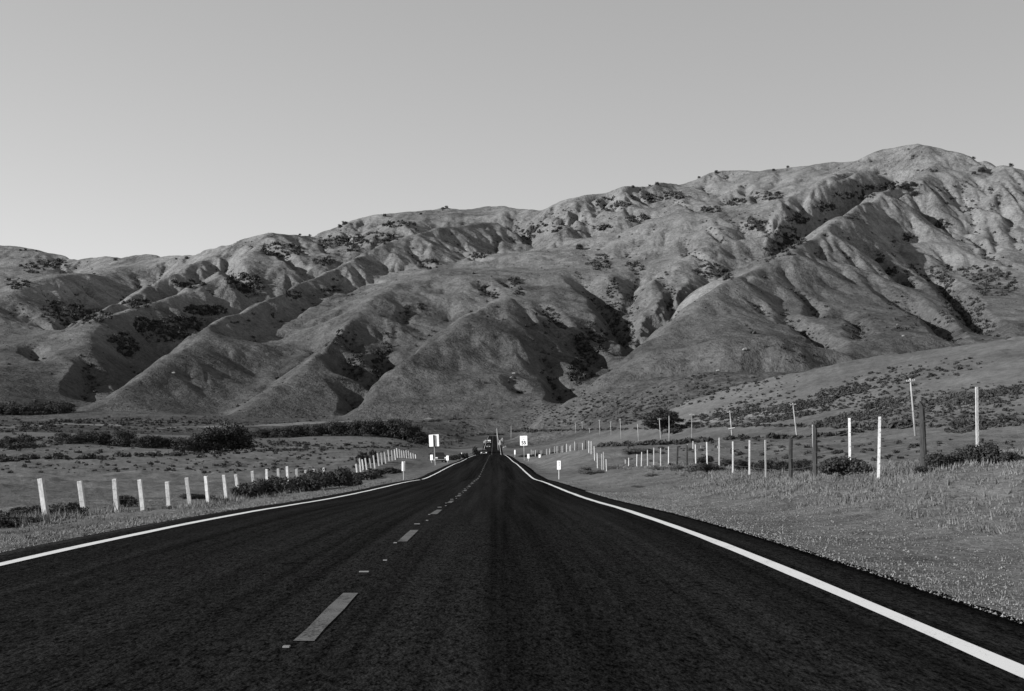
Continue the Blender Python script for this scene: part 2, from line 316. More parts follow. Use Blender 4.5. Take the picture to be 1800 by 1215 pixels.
dense = np.linspace(R(-24.5), R(25.5), 1040)
out_r = R(25.5) + (math.pi - R(25.5)) * (np.arange(1, 61) / 60.0) ** 1.5
out_l = R(-24.5) - (math.pi - R(24.5)) * (np.arange(1, 61) / 60.0) ** 1.5
TH = np.concatenate([out_l[::-1], dense, out_r])
N0, N1 = 470, 1000
RR0 = np.exp(np.linspace(math.log(1.2), math.log(640), N0))
RR1 = 640 + (np.linspace(0, 1, N1 + 1)[1:] ** 1.15) * 4200
RR = np.concatenate([RR0, RR1])
TT, RG = np.meshgrid(TH, RR)
GX, GY = RG * np.sin(TT), RG * np.cos(TT)
Zg = rbf_ground(TT, np.minimum(RG, 1400.0))
# low swells in the fields, finer close by
fade = sstep(5, 40, RG)
Zg += fade * (fbm(GX / 16, GY / 16, 3, 3) - .5) * 1.0 * sstep(6, 14, np.abs(GX - RC)) + (fbm(GX / 2.2, GY / 2.2, 4, 9) - .5) * 0.42 * sstep(5, 9, np.abs(GX - RC)) * (RG < 250)
Zg += (fbm(GX / 5, GY / 5, 3, 13) - .5) * .8 * sstep(14, 24, np.abs(GX - RC)) * sstep(25, 60, RG) * (1 - sstep(350, 500, RG))
Zg += sstep(150, 350, RG) * sstep(40, 90, GX) * (fbm(GX / 14, GY / 14, 4, 15) - .5) * 3.5
Zg += sstep(250, 600, RG) * (fbm(GX / 70, GY / 70, 4, 5) - .5) * 5.0 * sstep(20, 90, np.abs(GX - RC))
hm = (RG > 700) & (TT > R(-31)) & (TT < R(33))
H = np.full(GX.shape, -500.0)
wx = (fbm(GX[hm] / 160, GY[hm] / 160, 3, 21) - .5) * 26; wy = (fbm(GX[hm] / 160, GY[hm] / 160, 3, 22) - .5) * 26
H[hm] = hill_field(GX[hm] + wx, GY[hm] + wy)

def smax(a, b, k):
    h = np.clip(0.5 + 0.5 * (a - b) / k, 0, 1); return b + (a - b) * h + k * h * (1 - h)
Z = smax(H, Zg, 4.0)

# rain gullies that run down the slope
def grad(Zz):
    zr = np.gradient(Zz, axis=0) / np.gradient(RG, axis=0)
    zt = np.gradient(Zz, axis=1) / (np.gradient(TT, axis=1) * RG)
    return zr * np.sin(TT) + zt * np.cos(TT), zr * np.cos(TT) - zt * np.sin(TT)
def hash2(i, j, s):
    n = (i * 73856093 ^ j * 19349663 ^ s * 83492791) & 0x7fffffff
    n = (n * 1103515245 + 12345) & 0x7fffffff; n = (n ^ (n >> 15)) * 2246822519 & 0x7fffffff
    return ((n >> 8) & 0xffff) / 65535.0
def gully(x, y, dx, dy, s):
    xi = np.floor(x).astype(np.int64); yi = np.floor(y).astype(np.int64); fx = x - xi; fy = y - yi
    va = np.zeros(x.shape); vx = np.zeros(x.shape); vy = np.zeros(x.shape); wt = np.zeros(x.shape)
    for i in range(-1, 3):
        for j in range(-1, 3):
            hx = hash2(xi + i, yi + j, s) * .6; hy = hash2(xi + i, yi + j, s + 11) * .6
            px, py = fx - i - hx + .3, fy - j - hy + .3
            w_ = np.exp(-2.0 * (px * px + py * py)); mg = (px * dx + py * dy) * 6.2832
            va += np.cos(mg) * w_; sn = -np.sin(mg) * w_; vx += sn * dx; vy += sn * dy; wt += w_
    return va / wt, vx / wt, vy / wt
sub = hm
gx, gy = grad(Z); x_, y_ = GX[sub], GY[sub]; gx, gy = gx[sub], gy[sub]
steep = sstep(0.06, 0.32, np.hypot(gx, gy)); down = 1.0
rise = sstep(4, 40, (H - Zg)[sub])
E = np.zeros(x_.shape); ex, ey = gx * 1.5, gy * 1.5
for o, (wl, amp) in enumerate(((130, 15.0), (66, 10.0), (34, 5.0), (17, 2.2))):
    dl = np.hypot(ex, ey) + 1e-3; dx, dy = -ey / dl * np.minimum(dl, 1.0), ex / dl * np.minimum(dl, 1.0)
    v, vx, vy = gully(x_ / wl + o * 5.7, y_ / wl - o * 3.1, dx, dy, 40 + o)
    sharp = 1 - np.abs(v) if o == 9 else v
    E += amp * (np.sqrt(np.clip((v + .72) / 1.5, 0, 1)) - .85)
    ex = ex + vx * 0.9; ey = ey + vy * 0.9
patch = 0.65 + 0.75 * sstep(.35, .65, fbm(x_ / 260, y_ / 260, 3, 77))
Z[sub] += E * steep * rise * patch * (0.4 + 0.6 * sstep(90, 250, H[sub]))
Z[sub] += (fbm(x_ / 34, y_ / 34, 3, 31) - .5) * 5 * rise
# road bed
dxr = np.abs(GX - RC)
bed = (1 - sstep(RH + .1, RH + 2.6 + .03 * np.maximum(GY - 250, 0) + .10 * np.maximum(GY - 700, 0), dxr)) * (1 - sstep(1070, 1150, GY)) * (GY > -390)
Z = Z * (1 - bed) + (zroad(GY) - .055) * bed

LRR = np.log(RR)
def zat(x, y):
    th = math.atan2(x, y); r = math.hypot(x, y)
    j = min(max(np.searchsorted(TH, th) - 1, 0), len(TH) - 2); i = min(max(np.searchsorted(RR, r) - 1, 0), len(RR) - 2)
    a = (th - TH[j]) / (TH[j + 1] - TH[j]); b = (r - RR[i]) / (RR[i + 1] - RR[i])
    return float((Z[i, j] * (1 - a) + Z[i, j + 1] * a) * (1 - b) + (Z[i + 1, j] * (1 - a) + Z[i + 1, j + 1] * a) * b)
def hit(px, py, rmin=8.0):
    u = (px - CX) / F; v = (CY - py) / F; th = math.atan(u); cs = math.cos(th)
    j = min(max(np.searchsorted(TH, th) - 1, 0), len(TH) - 2); a = (th - TH[j]) / (TH[j + 1] - TH[j])
    zc = Z[:, j] * (1 - a) + Z[:, j + 1] * a; ray = EYE + v * RR * cs
    k = np.where((zc >= ray) & (RR > rmin))[0]
    if not len(k): k = [int(np.argmax((zc - EYE) / RR * (RR > 700)))]
    i = max(k[0], 1); f0 = zc[i - 1] - ray[i - 1]; f1 = zc[i] - ray[i]
    t = 0 if f1 == f0 else np.clip(-f0 / (f1 - f0), 0, 1); r = RR[i - 1] + t * (RR[i] - RR[i - 1])
    return Vector((r * math.sin(th), r * cs, zc[i - 1] + t * (zc[i] - zc[i - 1])))

# rills and gullies cut into the slopes: photo polyline, depth in metres
GULLIES = [
 (24,[(1017,481),(1050,511),(1075,541),(1095,576),(1100,600)]),(14,[(910,536),(950,566),(1000,591),(1050,631),(1070,646)]),(10,[(950,531),(975,556),(990,576)]),(16,[(940,601),(965,636),(990,671),(1010,691)]),(10,[(1035,571),(1065,606),(1080,618)]),(8,[(1165,486),(1180,511),(1178,546),(1172,566)]),
 (10,[(1365,541),(1400,566),(1440,591),(1465,616)]),(8,[(1380,501),(1415,521),(1435,536),(1432,556)]),(16,[(1485,416),(1535,451),(1570,476),(1600,501)]),(14,[(1525,491),(1565,516),(1600,536),(1650,566),(1675,591)]),(16,[(1600,461),(1650,491),(1680,516),(1705,551),(1740,586)]),(8,[(1585,516),(1625,546),(1660,560)]),(8,[(1495,376),(1530,406)]),
 (7,[(1650,371),(1680,401),(1720,426),(1750,456)]),(6,[(1690,321),(1710,376),(1720,411)]),(5,[(1725,371),(1750,411),(1750,446)]),(5,[(1770,380),(1780,420),(1795,440)]),(7,[(1480,541),(1505,566),(1515,596)]),(9,[(1300,321),(1335,356)]),(9,[(1335,381),(1360,406)]),(6,[(1250,401),(1270,426)]),
 (9,[(1365,341),(1420,326),(1475,306),(1550,296),(1615,271)]),(16,[(1350,461),(1400,426),(1450,391),(1500,351),(1575,321)]),(8,[(965,371),(1010,401),(1040,411)]),(8,[(995,366),(1050,396)]),(5,[(1100,351),(1100,376)]),(5,[(1075,351),(1085,371)]),(6,[(1180,356),(1220,371)]),(12,[(905,396),(930,421),(945,431)]),
 (9,[(715,431),(740,456),(775,471)]),(5,[(650,486),(665,496)]),(9,[(800,438),(850,456)]),(7,[(870,401),(872,441)]),(20,[(605,616),(620,641),(640,671)]),(10,[(620,591),(622,616)]),(14,[(675,611),(670,636),(650,671)]),(12,[(590,661),(620,691),(627,711)]),(8,[(715,541),(707,566)]),(9,[(845,491),(865,516)]),(8,[(885,491),(905,505)]),
 (18,[(435,426),(500,446),(530,476),(555,481)]),(10,[(465,413),(520,436),(540,446)]),(18,[(375,481),(425,501),(460,526)]),(22,[(310,526),(350,546),(395,551)]),(24,[(235,551),(270,591),(300,616)]),(16,[(185,586),(215,616),(260,646)]),(12,[(55,606),(75,631)]),(16,[(150,621),(170,656),(145,696)]),
 (8,[(80,516),(100,546)]),(8,[(115,511),(130,541)]),(9,[(135,491),(165,521)]),(8,[(65,446),(100,466),(165,481)]),(12,[(30,536),(95,576),(170,546),(215,531)]),(8,[(240,480),(265,500)]),(8,[(600,400),(620,425),(640,440)]),(7,[(560,420),(580,445)]),(6,[(1200,420),(1215,445),(1240,455)]),(8,[(1120,480),(1110,520),(1105,560)]),(5,[(900,660),(915,690)]),(6,[(1320,520),(1350,550)]),
]
tasks = []
for dep, pl in GULLIES: tasks.append((dep * 1.35, [hit(px, py, 750) for px, py in pl]))
for dep, w3 in tasks:
    w3 = np.array([(p.x, p.y) for p in w3]); seg = np.hypot(*(w3[1:] - w3[:-1]).T); cum = np.concatenate([[0], np.cumsum(seg)])
    wd = dep * 1.05 + 4; mg = wd + 10
    rr_ = np.hypot(w3[:, 0], w3[:, 1]); th_ = np.arctan2(w3[:, 0], w3[:, 1])
    i0, i1 = np.searchsorted(RR, rr_.min() - mg), np.searchsorted(RR, rr_.max() + mg)
    j0, j1 = np.searchsorted(TH, th_.min() - mg / rr_.min()), np.searchsorted(TH, th_.max() + mg / rr_.min())
    x, y = GX[i0:i1, j0:j1], GY[i0:i1, j0:j1]
    x = x + (fbm(x / 40, y / 40, 2, 61) - .5) * 16; y = y + (fbm(x / 40, y / 40, 2, 62) - .5) * 16
    best = np.full(x.shape, 1e9); tt = np.zeros(x.shape)
    for k in range(len(seg)):
        u = w3[k + 1] - w3[k]; t = np.clip(((x - w3[k, 0]) * u[0] + (y - w3[k, 1]) * u[1]) / (seg[k] ** 2 + 1e-6), 0, 1)
        dd = np.hypot(x - w3[k, 0] - t * u[0], y - w3[k, 1] - t * u[1]); m_ = dd < best
        best[m_] = dd[m_]; tt[m_] = ((cum[k] + t * seg[k]) / cum[-1])[m_]
    Z[i0:i1, j0:j1] -= dep * np.clip(1 - best / wd, 0, 1) ** 1.1 * sstep(-.05, .3, tt) * (1 - .6 * sstep(.8, 1.05, tt)) * (H > Zg)[i0:i1, j0:j1]

def grid_mesh(name, i0, i1):
    x, y, z = GX[i0:i1], GY[i0:i1], Z[i0:i1]; m_, n2 = x.shape
    V = np.stack([x, y, z], -1).reshape(-1, 3)
    a = (np.arange(m_ - 1)[:, None] * n2 + np.arange(n2 - 1)[None]).ravel()
    return np_mesh(name, V, np.stack([a, a + 1, a + n2 + 1, a + n2], 1), True)
g_o = link('ground', grid_mesh('ground', 0, N0), M['ground']); tag(g_o, kind='structure')
h_o = link('hills', grid_mesh('hills', N0 - 1, N0 + N1), M['hill']); tag(h_o, kind='structure')

# ------------------------------------------------------------------ road and markings
ys = np.concatenate([np.arange(-60, 4, .5), np.arange(4, 60, .15), np.arange(60, 400, 1.5), np.arange(400, 1090, 4.0)])
xs = np.array([-RH - .05, -RH, -RH + .3, -3.9, -2.6, -1.3, 0, 1.3, 2.6, 3.9, RH - .3, RH, RH + .05])
XX, YY = np.meshgrid(xs, ys)
ZZ = zroad(YY) + 0.03 - 0.012 * np.abs(XX)
jl = (fnoise(ys / .35, ys * 0, 5) - .5) * .09 + (fnoise(ys / 14, ys * 0, 6) - .5) * .12
jr = (fnoise(ys / .35, ys * 0, 7) - .5) * .09 + (fnoise(ys / 14, ys * 0, 8) - .5) * .12
XX[:, :2] += jl[:, None]; XX[:, -2:] += jr[:, None]; ZZ[:, 0] -= .12; ZZ[:, -1] -= .12
m_, n2 = XX.shape; a = (np.arange(m_ - 1)[:, None] * n2 + np.arange(n2 - 1)[None]).ravel()
road = link('road', np_mesh('road', np.stack([XX + RC, YY, ZZ], -1).reshape(-1, 3), np.stack([a, a + 1, a + n2 + 1, a + n2], 1), True), M['asphalt']); tag(road, kind='structure')
def zsurf(x, y): return zroad(y) + 0.03 - 0.012 * np.abs(x - RC)
def strip(x, y0, y1, wd, step=1.0, wob=0.012, seed=0):
    yy = np.arange(y0, y1 + 1e-6, step) if y1 - y0 > step else np.array([y0, y1])
    if yy[-1] < y1: yy = np.append(yy, y1)
    o = (fnoise(yy / 3.0, yy * 0, seed + 50) - .5) * 2 * wob; e = (fnoise(yy / .9, yy * 0, seed + 60) - .5) * 2 * .008
    l = np.stack([x - wd / 2 + o + e, yy, zsurf(x, yy) + .006], 1); r = np.stack([x + wd / 2 + o - e, yy, zsurf(x, yy) + .006], 1)
    V = np.concatenate([l, r]); n = len(yy); k = np.arange(n - 1)
    return V, np.stack([k, k + n, k + n + 1, k + 1], 1)
def join(parts):
    Vs, Fs, o = [], [], 0
    for V, Fc in parts: Vs.append(V); Fs.append(Fc + o); o += len(V)
    return np.concatenate(Vs), np.concatenate(Fs)
V, Fc = join([strip(-5.0, -30, 86, .15, seed=1), strip(-5.0, 88.5, 1085, .15, seed=1)])
tag(link('road_edge_line', np_mesh('edge_line', V, Fc), M['white_line']), kind='structure')
V, Fc = strip(2.8, -30, 1085, .16, seed=2)
tag(link('road_edge_line', np_mesh('edge_line', V, Fc), M['white_line']), kind='structure')
DASH0, DPER, DLEN, CLX = 7.55, 8.05, 2.45, -1.12
V, Fc = join([strip(CLX, DASH0 + k * DPER, DASH0 + k * DPER + DLEN, .12, step=.5, seed=3) for k in range(-3, 44)] + [strip(CLX, 362, 1080, .16, step=2, seed=4)])
tag(link('road_centre_line', np_mesh('centre_line', V, Fc), M['yellow_dash']), kind='structure')

# ------------------------------------------------------------------ foliage
def leaf_quads(n, lobes, size, rg, flat=1.0, shell=0.75):
    """n small leaf faces spread through a set of lobes (cx, cy, cz, rx, ry, rz)"""
    lobes = np.asarray(lobes, float); vol = lobes[:, 3] * lobes[:, 4] * lobes[:, 5]; p = vol ** .67; p /= p.sum()
    k = rg.choice(len(lobes), n, p=p); d = rg.normal(size=(n, 3)); d /= np.linalg.norm(d, axis=1)[:, None]
    rad = shell + (1 - shell) * rg.random(n); inner = rg.random(n) < .3; rad[inner] = rg.random(inner.sum()) ** .5
    c = lobes[k, :3] + d * lobes[k, 3:] * (rad * (1 + rg.normal(0, .10, n)))[:, None]
    nrm = d + rg.normal(0, .6, (n, 3)); nrm[:, 2] *= flat; nrm /= np.linalg.norm(nrm, axis=1)[:, None]
    t = np.cross(nrm, rg.normal(size=(n, 3))); t /= np.linalg.norm(t, axis=1)[:, None] + 1e-9; b = np.cross(nrm, t)
    sz = size * (.6 + .8 * rg.random(n))[:, None]
    V = np.stack([c - t * sz, c - b * sz * .55, c + t * sz, c + b * sz * .55], 1).reshape(-1, 3)
    return V, np.arange(n * 4).reshape(-1, 4)

def stem_mesh(name, lobes, rg, r=0.06, n=7, base=0.0):
    bm = bmesh.new()
    for i in range(n):
        l = lobes[rg.integers(len(lobes))]
        a = Vector((rg.normal(0, .05), rg.normal(0, .05), base)); b = Vector((l[0] + rg.normal(0, .1) * l[3], l[1] + rg.normal(0, .1) * l[4], max(l[2], base + .1)))
        m = a.lerp(b, .5) + Vector((rg.normal(0, .06), rg.normal(0, .06), .05)) * (b - a).length
        add_tube(bm, a, m, r, r * .7, 5); add_tube(bm, m, b, r * .7, r * .25, 5)
    return bm_mesh(name, bm)

def make_shrub_proto(seed, n, leaf, lobes_n=9, matn='leaf', upright=1.0):
    rg = np.random.default_rng(seed); lobes = []
    for i in range(lobes_n):                       # unit shrub: radius about 1, height about 1
        a = rg.random() * 6.283; q = rg.random() ** .6 * .68
        rr = .26 + .2 * rg.random(); z = (.28 + .45 * rg.random() * (1 - q * .7)) * upright
        lobes.append((q * math.cos(a), q * math.sin(a), z, rr, rr, rr * .75))
    V, Fc = leaf_quads(n, lobes, leaf, rg); V[:, 2] = np.maximum(V[:, 2], -.02)
    me = np_mesh('foliage', V, Fc); me.materials.append(M[matn])
    st = stem_mesh('stems', lobes, rg, .035, 8); st.materials.append(M['bark'])
    return me, st
NEAR_SHRUB = [make_shrub_proto(100 + i, 2600, .055) for i in range(3)]
PALE_SHRUB = [make_shrub_proto(110 + i, 2200, .05, matn='leaf_pale') for i in range(2)]
FAR_SHRUB = [make_shrub_proto(120 + i, 700, .10) for i in range(4)]

def shrub(px, py, d, wid, hgt, label, group=None, proto=None, k=0, name='shrub', cat='shrub', depth=None):
    """a shrub whose foot stands d metres off in the column px; wid and hgt in metres"""
    if d is None: p = hit(px, py); x, y, z = p
    else: x, y = (px - CX) / F * d, d; z = zat(x, y)
    pr = (proto or NEAR_SHRUB); f, st = pr[k % len(pr)]
    e = empty(name, (x, y, z - .04 * hgt), random.random() * 6.28); e.scale = (wid / 2, (depth or wid) / 2, hgt)
    link('foliage', f, None, e); link('stems', st, None, e)
    tag(e, label, cat, group); return e

def make_tree_proto(seed, n, leaf, kind):
    rg = np.random.default_rng(seed); lobes = []
    if kind == 'oak':
        for i in range(12):
            a = rg.random() * 6.283; q = rg.random() ** .5 * .36; rr = .13 + .10 * rg.random()
            lobes.append((q * math.cos(a), q * math.sin(a), .34 + .47 * rg.random() * (1 - q), rr, rr, rr * .85))
        for i in range(9):
            a = i * .7 + rg.random() * .5; lobes.append((.3 * math.cos(a), .3 * math.sin(a), .15 + .2 * rg.random(), .18, .18, .15))
    elif kind == 'cypress':                        # wind-shaped tiers, flat pads
        for (x, z, rx, rz) in [(-.05, .93, .30, .055), (.14, .86, .34, .06), (-.22, .82, .26, .05), (.0, .74, .52, .06), (.34, .72, .28, .06), (-.42, .66, .24, .05), (.05, .62, .5, .06), (.42, .58, .27, .05), (-.3, .52, .34, .05), (.1, .48, .42, .06), (-.48, .42, .22, .04), (.3, .36, .36, .06), (-.12, .34, .36, .05)]:
            for j in range(3):
                lobes.append((x + rg.normal(0, .06), rg.normal(0, .18), z + rg.normal(0, .015), rx * .66, rx * .66, rz * 1.35))
    else:                                          # tall pointed belt tree
        for i in range(14):
            z = .16 + .78 * i / 13; q = (1 - z) * .26 + .03; a = rg.random() * 6.283
            lobes.append((q * math.cos(a), q * math.sin(a), z, .10 + (1 - z) * .26, .10 + (1 - z) * .26, .10))
    V, Fc = leaf_quads(n, lobes, leaf, rg)
    me = np_mesh('crown', V, Fc); me.materials.append(M['leaf'])
    bm = bmesh.new(); top = .8
    pts = [Vector((rg.normal(0, .012) * i, rg.normal(0, .012) * i, top * i / 4 - .03)) for i in range(5)]
    for i in range(4): add_tube(bm, pts[i], pts[i + 1], .034 * (1 - i * .2), .034 * (1 - (i + 1) * .2), 7)
    for l in lobes[::2]:
        a = pts[min(3, max(1, int(l[2] * 4)))]; add_tube(bm, a, (l[0], l[1], l[2]), .014, .005, 5)
    tr = bm_mesh('trunk', bm); tr.materials.append(M['bark'])
    return me, tr
OAK = [make_tree_proto(200 + i, 2000, .034, 'oak') for i in range(4)]
SPIRE = [make_tree_proto(210 + i, 1100, .035, 'spire') for i in range(2)]
CYP = [make_tree_proto(220, 9000, .026, 'cypress')]
def tree(p, wid, hgt, label, group=None, proto=None, k=0, name='tree', rz=None):
    f, st = (proto or OAK)[k % len(proto or OAK)]
    e = empty(name, (p[0], p[1], p[2] - .02 * hgt), random.random() * 6.28 if rz is None else rz); e.scale = (wid, wid, hgt)
    link('crown', f, None, e); link('trunk', st, None, e); tag(e, label, 'tree', group); return e

# ------------------------------------------------------------------ fences
def post_mesh(name, kind, h, rg):
    bm = bmesh.new()
    if kind == 'tee':                              # steel T section with studs
        add_box(bm, (0, -.012, h / 2 - .15), (.062, .012, h + .3)); add_box(bm, (0, .012, h / 2 - .15), (.014, .038, h + .3))
        for i in range(int(h / .12)): add_box(bm, (0, -.023, .1 + i * .12), (.014, .006, .012))
    elif kind == 'wood':                           # squared timber, uneven top
        add_box(bm, (0, 0, h / 2 - .15), (.15, .13, h + .3), bevel=.012)
        for v in bm.verts:
            if v.co.z > h * .9: v.co.z += rg.normal(0, .012); v.co.x *= .94; v.co.y *= .94
    else:                                          # thick weathered round post with a split top
        add_tube(bm, (0, 0, -.3), (0, 0, h * .5), .07, .066, 11); add_tube(bm, (.0, 0, h * .5), (.012, 0, h), .066, .058, 11)
        for v in bm.verts: v.co.x += rg.normal(0, .006); v.co.y += rg.normal(0, .006); v.co.z += (rg.normal(0, .05) if v.co.z > h * .95 else 0)
    return bm_mesh(name, bm)
def fence(label, posts, strands, group=None):
    """posts: (px, d, height, lean in x per metre, kind); one thing, posts and wire are its parts"""
    P0 = []
    for (px, d, h, ln, kd) in posts:
        x = (px - CX) / F * d; P0.append((x, d, zat(x, d), h, ln, kd))
    root = empty('wire_fence', P0[0][:3]); tag(root, label, 'fence', group)
    o = Vector(P0[0][:3]); rg = np.random.default_rng(int(posts[0][0]))
    bm = bmesh.new()
    for i, (x, y, z, h, ln, kd) in enumerate(P0):
        me = post_mesh('post', kd, h, rg); p = link('post', me, M[{'tee': 'tpost', 'wood': 'post', 'old': 'oldwood'}[kd]], root)
        p.location = Vector((x, y, z)) - o; p.rotation_euler = (rg.normal(0, .02), math.atan(ln), rg.normal(0, .15))
        if kd == 'old': p['label'] = 'thick dark weathered wooden post'
        if i and abs(y - P0[i - 1][1]) < 30:
            q = P0[i - 1]
            for f in strands:
                a = Vector((q[0] + q[4] * q[3] * f, q[1], q[2] + q[3] * f)) - o; b = Vector((x + ln * h * f, y, z + h * f)) - o
                m = (a + b) / 2 - Vector((0, 0, .02 + .03 * rg.random()))
                add_tube(bm, a, m, .004, .004, 4, False); add_tube(bm, m, b, .004, .004, 4, False)
    link('wire', bm_mesh('wire', bm), M['wire'], root); return root

L_NEAR = [(83, 34.4, 1.25, -.15, 'wood'), (150, 37.6, 1.2, -.13, 'wood'), (207, 40.7, 1.32, -.08, 'wood'), (253, 43.6, 1.25, -.1, 'wood'), (298, 47, 1.15, -.08, 'wood'), (335, 50, 1.25, -.12, 'wood'), (367, 53, 1.25, -.1, 'wood'), (399, 57, 1.3, -.1, 'wood'), (421, 60, 1.25, -.14, 'wood'), (448, 64, 1.3, -.1, 'wood'), (471, 67.5, 1.35, -.05, 'wood'), (491, 71, 1.4, -.05, 'wood'), (507, 74, 1.4, -.06, 'wood'), (523, 78, 1.4, -.05, 'wood'), (538, 82, 1.4, -.03, 'wood'), (553, 87, 1.3, -.05, 'wood'), (570, 93, 1.3, -.04, 'wood')]
L_FAR = [(628, 121, 1.0, -.12, 'wood'), (634, 124, 1.3, -.1, 'wood'), (639, 127, 1.2, -.12, 'wood'), (645, 131, 1.35, -.14, 'wood'), (653, 135, 1.4, -.16, 'wood'), (659, 139, 1.4, -.12, 'wood'), (666, 144, 1.45, -.12, 'wood'), (672, 149, 1.4, -.1, 'wood'), (678, 154, 1.4, -.12, 'wood'), (684, 159, 1.4, -.1, 'wood'), (690, 165, 1.4, -.08, 'wood'), (695, 170, 1.4, -.1, 'wood'), (699, 175, 1.4, -.12, 'wood'), (703, 180, 1.3, -.08, 'wood'), (707, 186, 1.3, -.1, 'wood'), (711, 191, 1.3, -.1, 'wood'), (715, 197, 1.3, -.1, 'wood'), (719, 203, 1.3, -.1, 'wood'), (723, 209, 1.2, -.1, 'wood'), (727, 216, 1.1, -.1, 'wood'), (731, 224, 1.0, -.1, 'wood')]
R_NEAR = [(1718, 25.6, 1.45, -.03, 'tee'), (1625, 27.4, 1.42, -.06, 'old'), (1544, 29.2, 1.42, .02, 'tee'), (1494, 32, 1.42, -.01, 'tee'), (1433, 35, 1.4, -.01, 'old'), (1431, 36.5, 1.55, -.02, 'tee'), (1390, 40, 1.3, -.02, 'old'), (1346, 45.6, 1.4, 0, 'tee'), (1317, 51, 1.4, .01, 'tee'), (1288, 57, 1.4, 0, 'tee'), (1264, 63, 1.5, 0, 'tee'), (1243, 68, 1.45, -.02, 'tee'), (1223, 73, 1.4, -.02, 'tee'), (1207, 78, 1.35, 0, 'old'), (1190, 82, 1.25, .02, 'old'), (1175, 86, 1.4, 0, 'tee'), (1161, 91, 1.4, 0, 'tee'), (1149, 96, 1.4, 0, 'tee'), (1138, 101, 1.4, 0, 'tee'), (1127, 107, 1.4, .03, 'tee'), (1119, 112, 1.35, .02, 'tee'), (1105, 117, .8, 0, 'tee'), (1099, 120, .4, 0, 'tee')]
R_MID = [(1066, 101, .95, -.04, 'tee'), (1061, 104, 1.5, -.02, 'tee'), (1058, 108, 1.45, -.02, 'tee'), (1050, 118, 1.4, -.02, 'tee'), (1045, 126, 1.4, -.03, 'tee'), (1039, 133, 1.35, 0, 'tee'), (1035, 138, 1.3, 0, 'tee'), (1029, 144, 1.0, .02, 'old'), (1024, 148, 1.4, -.01, 'tee'), (1019, 153, 1.0, 0, 'old'), (1014, 158, 1.0, .02, 'old'), (1010, 162, 1.2, 0, 'tee'), (1003, 167, 1.2, -.01, 'tee'), (1001, 171, 1.2, 0, 'tee'), (996, 177, 1.2, 0, 'tee'), (992, 182, 1.1, 0, 'old'), (988, 187, 1.15, 0, 'tee'), (983, 193, 1.1, 0, 'old'), (979, 198, 1.1, 0, 'tee'), (975, 203, 1.1, 0, 'tee'), (970, 209, 1.1, .02, 'old'), (966, 214, 1.1, 0, 'tee'), (961, 220, 1.1, 0, 'tee'), (956, 226, 1.1, 0, 'old'), (951, 232, 1.1, 0, 'tee'), (946, 239, 1.1, .02, 'old'), (941, 247, 1.3, 0, 'tee'), (937, 255, 1.2, 0, 'tee'), (934, 264, 1.5, -.03, 'tee')]
fence('pale wooden post and wire fence beside the left road shoulder, partly sunk in dark bushes', L_NEAR, (.25, .5, .75, .95))
fence('distant tight row of leaning pale posts climbing the mound left of the road', L_FAR, (.3, .6, .9))
fence('white steel post fence with dark wooden posts on the right grass bank', R_NEAR, (.25, .5, .75, .95))
fence('distant crowded fence of pale and dark posts over the hump right of the road', R_MID, (.3, .6, .9))
# a second, far fence across the field
fence('faint far row of short pale posts behind the right roadside fence', [(1208, 128, .75, 0, 'tee'), (1218, 135, .8, 0, 'tee'), (1232, 145, .9, 0, 'tee'), (1261, 150, .75, 0, 'tee'), (1275, 152, .6, 0, 'tee')], (.5, .9))

# ------------------------------------------------------------------ telegraph poles
def pole(px, py_top, py_base, d, lean, label, arms=1, rad=.13):
    h = (py_base - py_top) / F * d; x = (px - CX) / F * d; z = zat(x, d); z0 = EYE - (py_base - CY) / F * d
    h = h + (z0 - z); e = empty('telegraph_pole', (x, d, z)); e.rotation_euler = (0, math.atan(lean), 0)
    bm = bmesh.new(); add_tube(bm, (0, 0, -.6), (0, 0, h), rad * 1.15, rad * .8, 8); link('shaft', bm_mesh('shaft', bm, True), M['polewood'], e)
    for k in range(arms):
        bm = bmesh.new(); add_box(bm, (0, -rad, h - .35 - k * .7), (1.15, .07, .08), bevel=.01); add_box(bm, (0, rad * .2, h - .8 - k * .7), (.05, .05, .5))
        arm = link('crossarm', bm_mesh('crossarm', bm), M['polewood'], e)
        for q in (-.5, -.28, .28, .5):
            bm = bmesh.new(); add_tube(bm, (q, -rad, h - .29 - k * .7), (q, -rad, h - .16 - k * .7), .045, .03, 7); link('insulator', bm_mesh('insulator', bm), M['steel'], arm)
    return tag(e, label, 'utility pole', 'telegraph poles across the right field')
pole(1609, 665, 768, 165, -.09, 'tall leaning pole, tallest of the row, just left of the thick dark post')
pole(1402, 708, 778, 240, -.12, 'leaning pole with crossarm, left end of its lean pointing over a dark fence post')
pe = pole(1288, 722, 782, 290, -.09, 'leaning pole with a second pale bar low down')
pole(1216, 727, 780, 300, 0, 'thin straight upright pole with small crossarm, right of the cypress', rad=.07)
pole(1162, 735, 781, 375, -.07, 'pale pole standing in front of the dark cypress')
pole(1176.5, 731, 752, 420, -.01, 'short pale pole seen against the right half of the cypress', arms=0, rad=.17)
pole(1123, 745, 781, 470, -.07, 'stout pole standing just left of the cypress', arms=0)
for px, a, b, d in ((1092, 736, 768, 560), (1074.5, 741, 767, 600), (1055, 738, 768, 620), (1036.5, 752, 768, 660), (1024, 741, 765, 700), (1012.5, 743, 763, 740), (1004.5, 742, 762, 780), (995.5, 746, 760, 820)):
    pole(px, a, b, d, -.06, 'thin distant pole in the row left of the cypress, before the low hill', rad=.15)
pole(876, 753, 779, 600, -.07, 'white pole rising right beside the far end of the road', arms=0, rad=.2)
pole(898.5, 748, 757, 900, 0, 'short far pole above the dark bank behind the speed sign', arms=0, rad=.2)
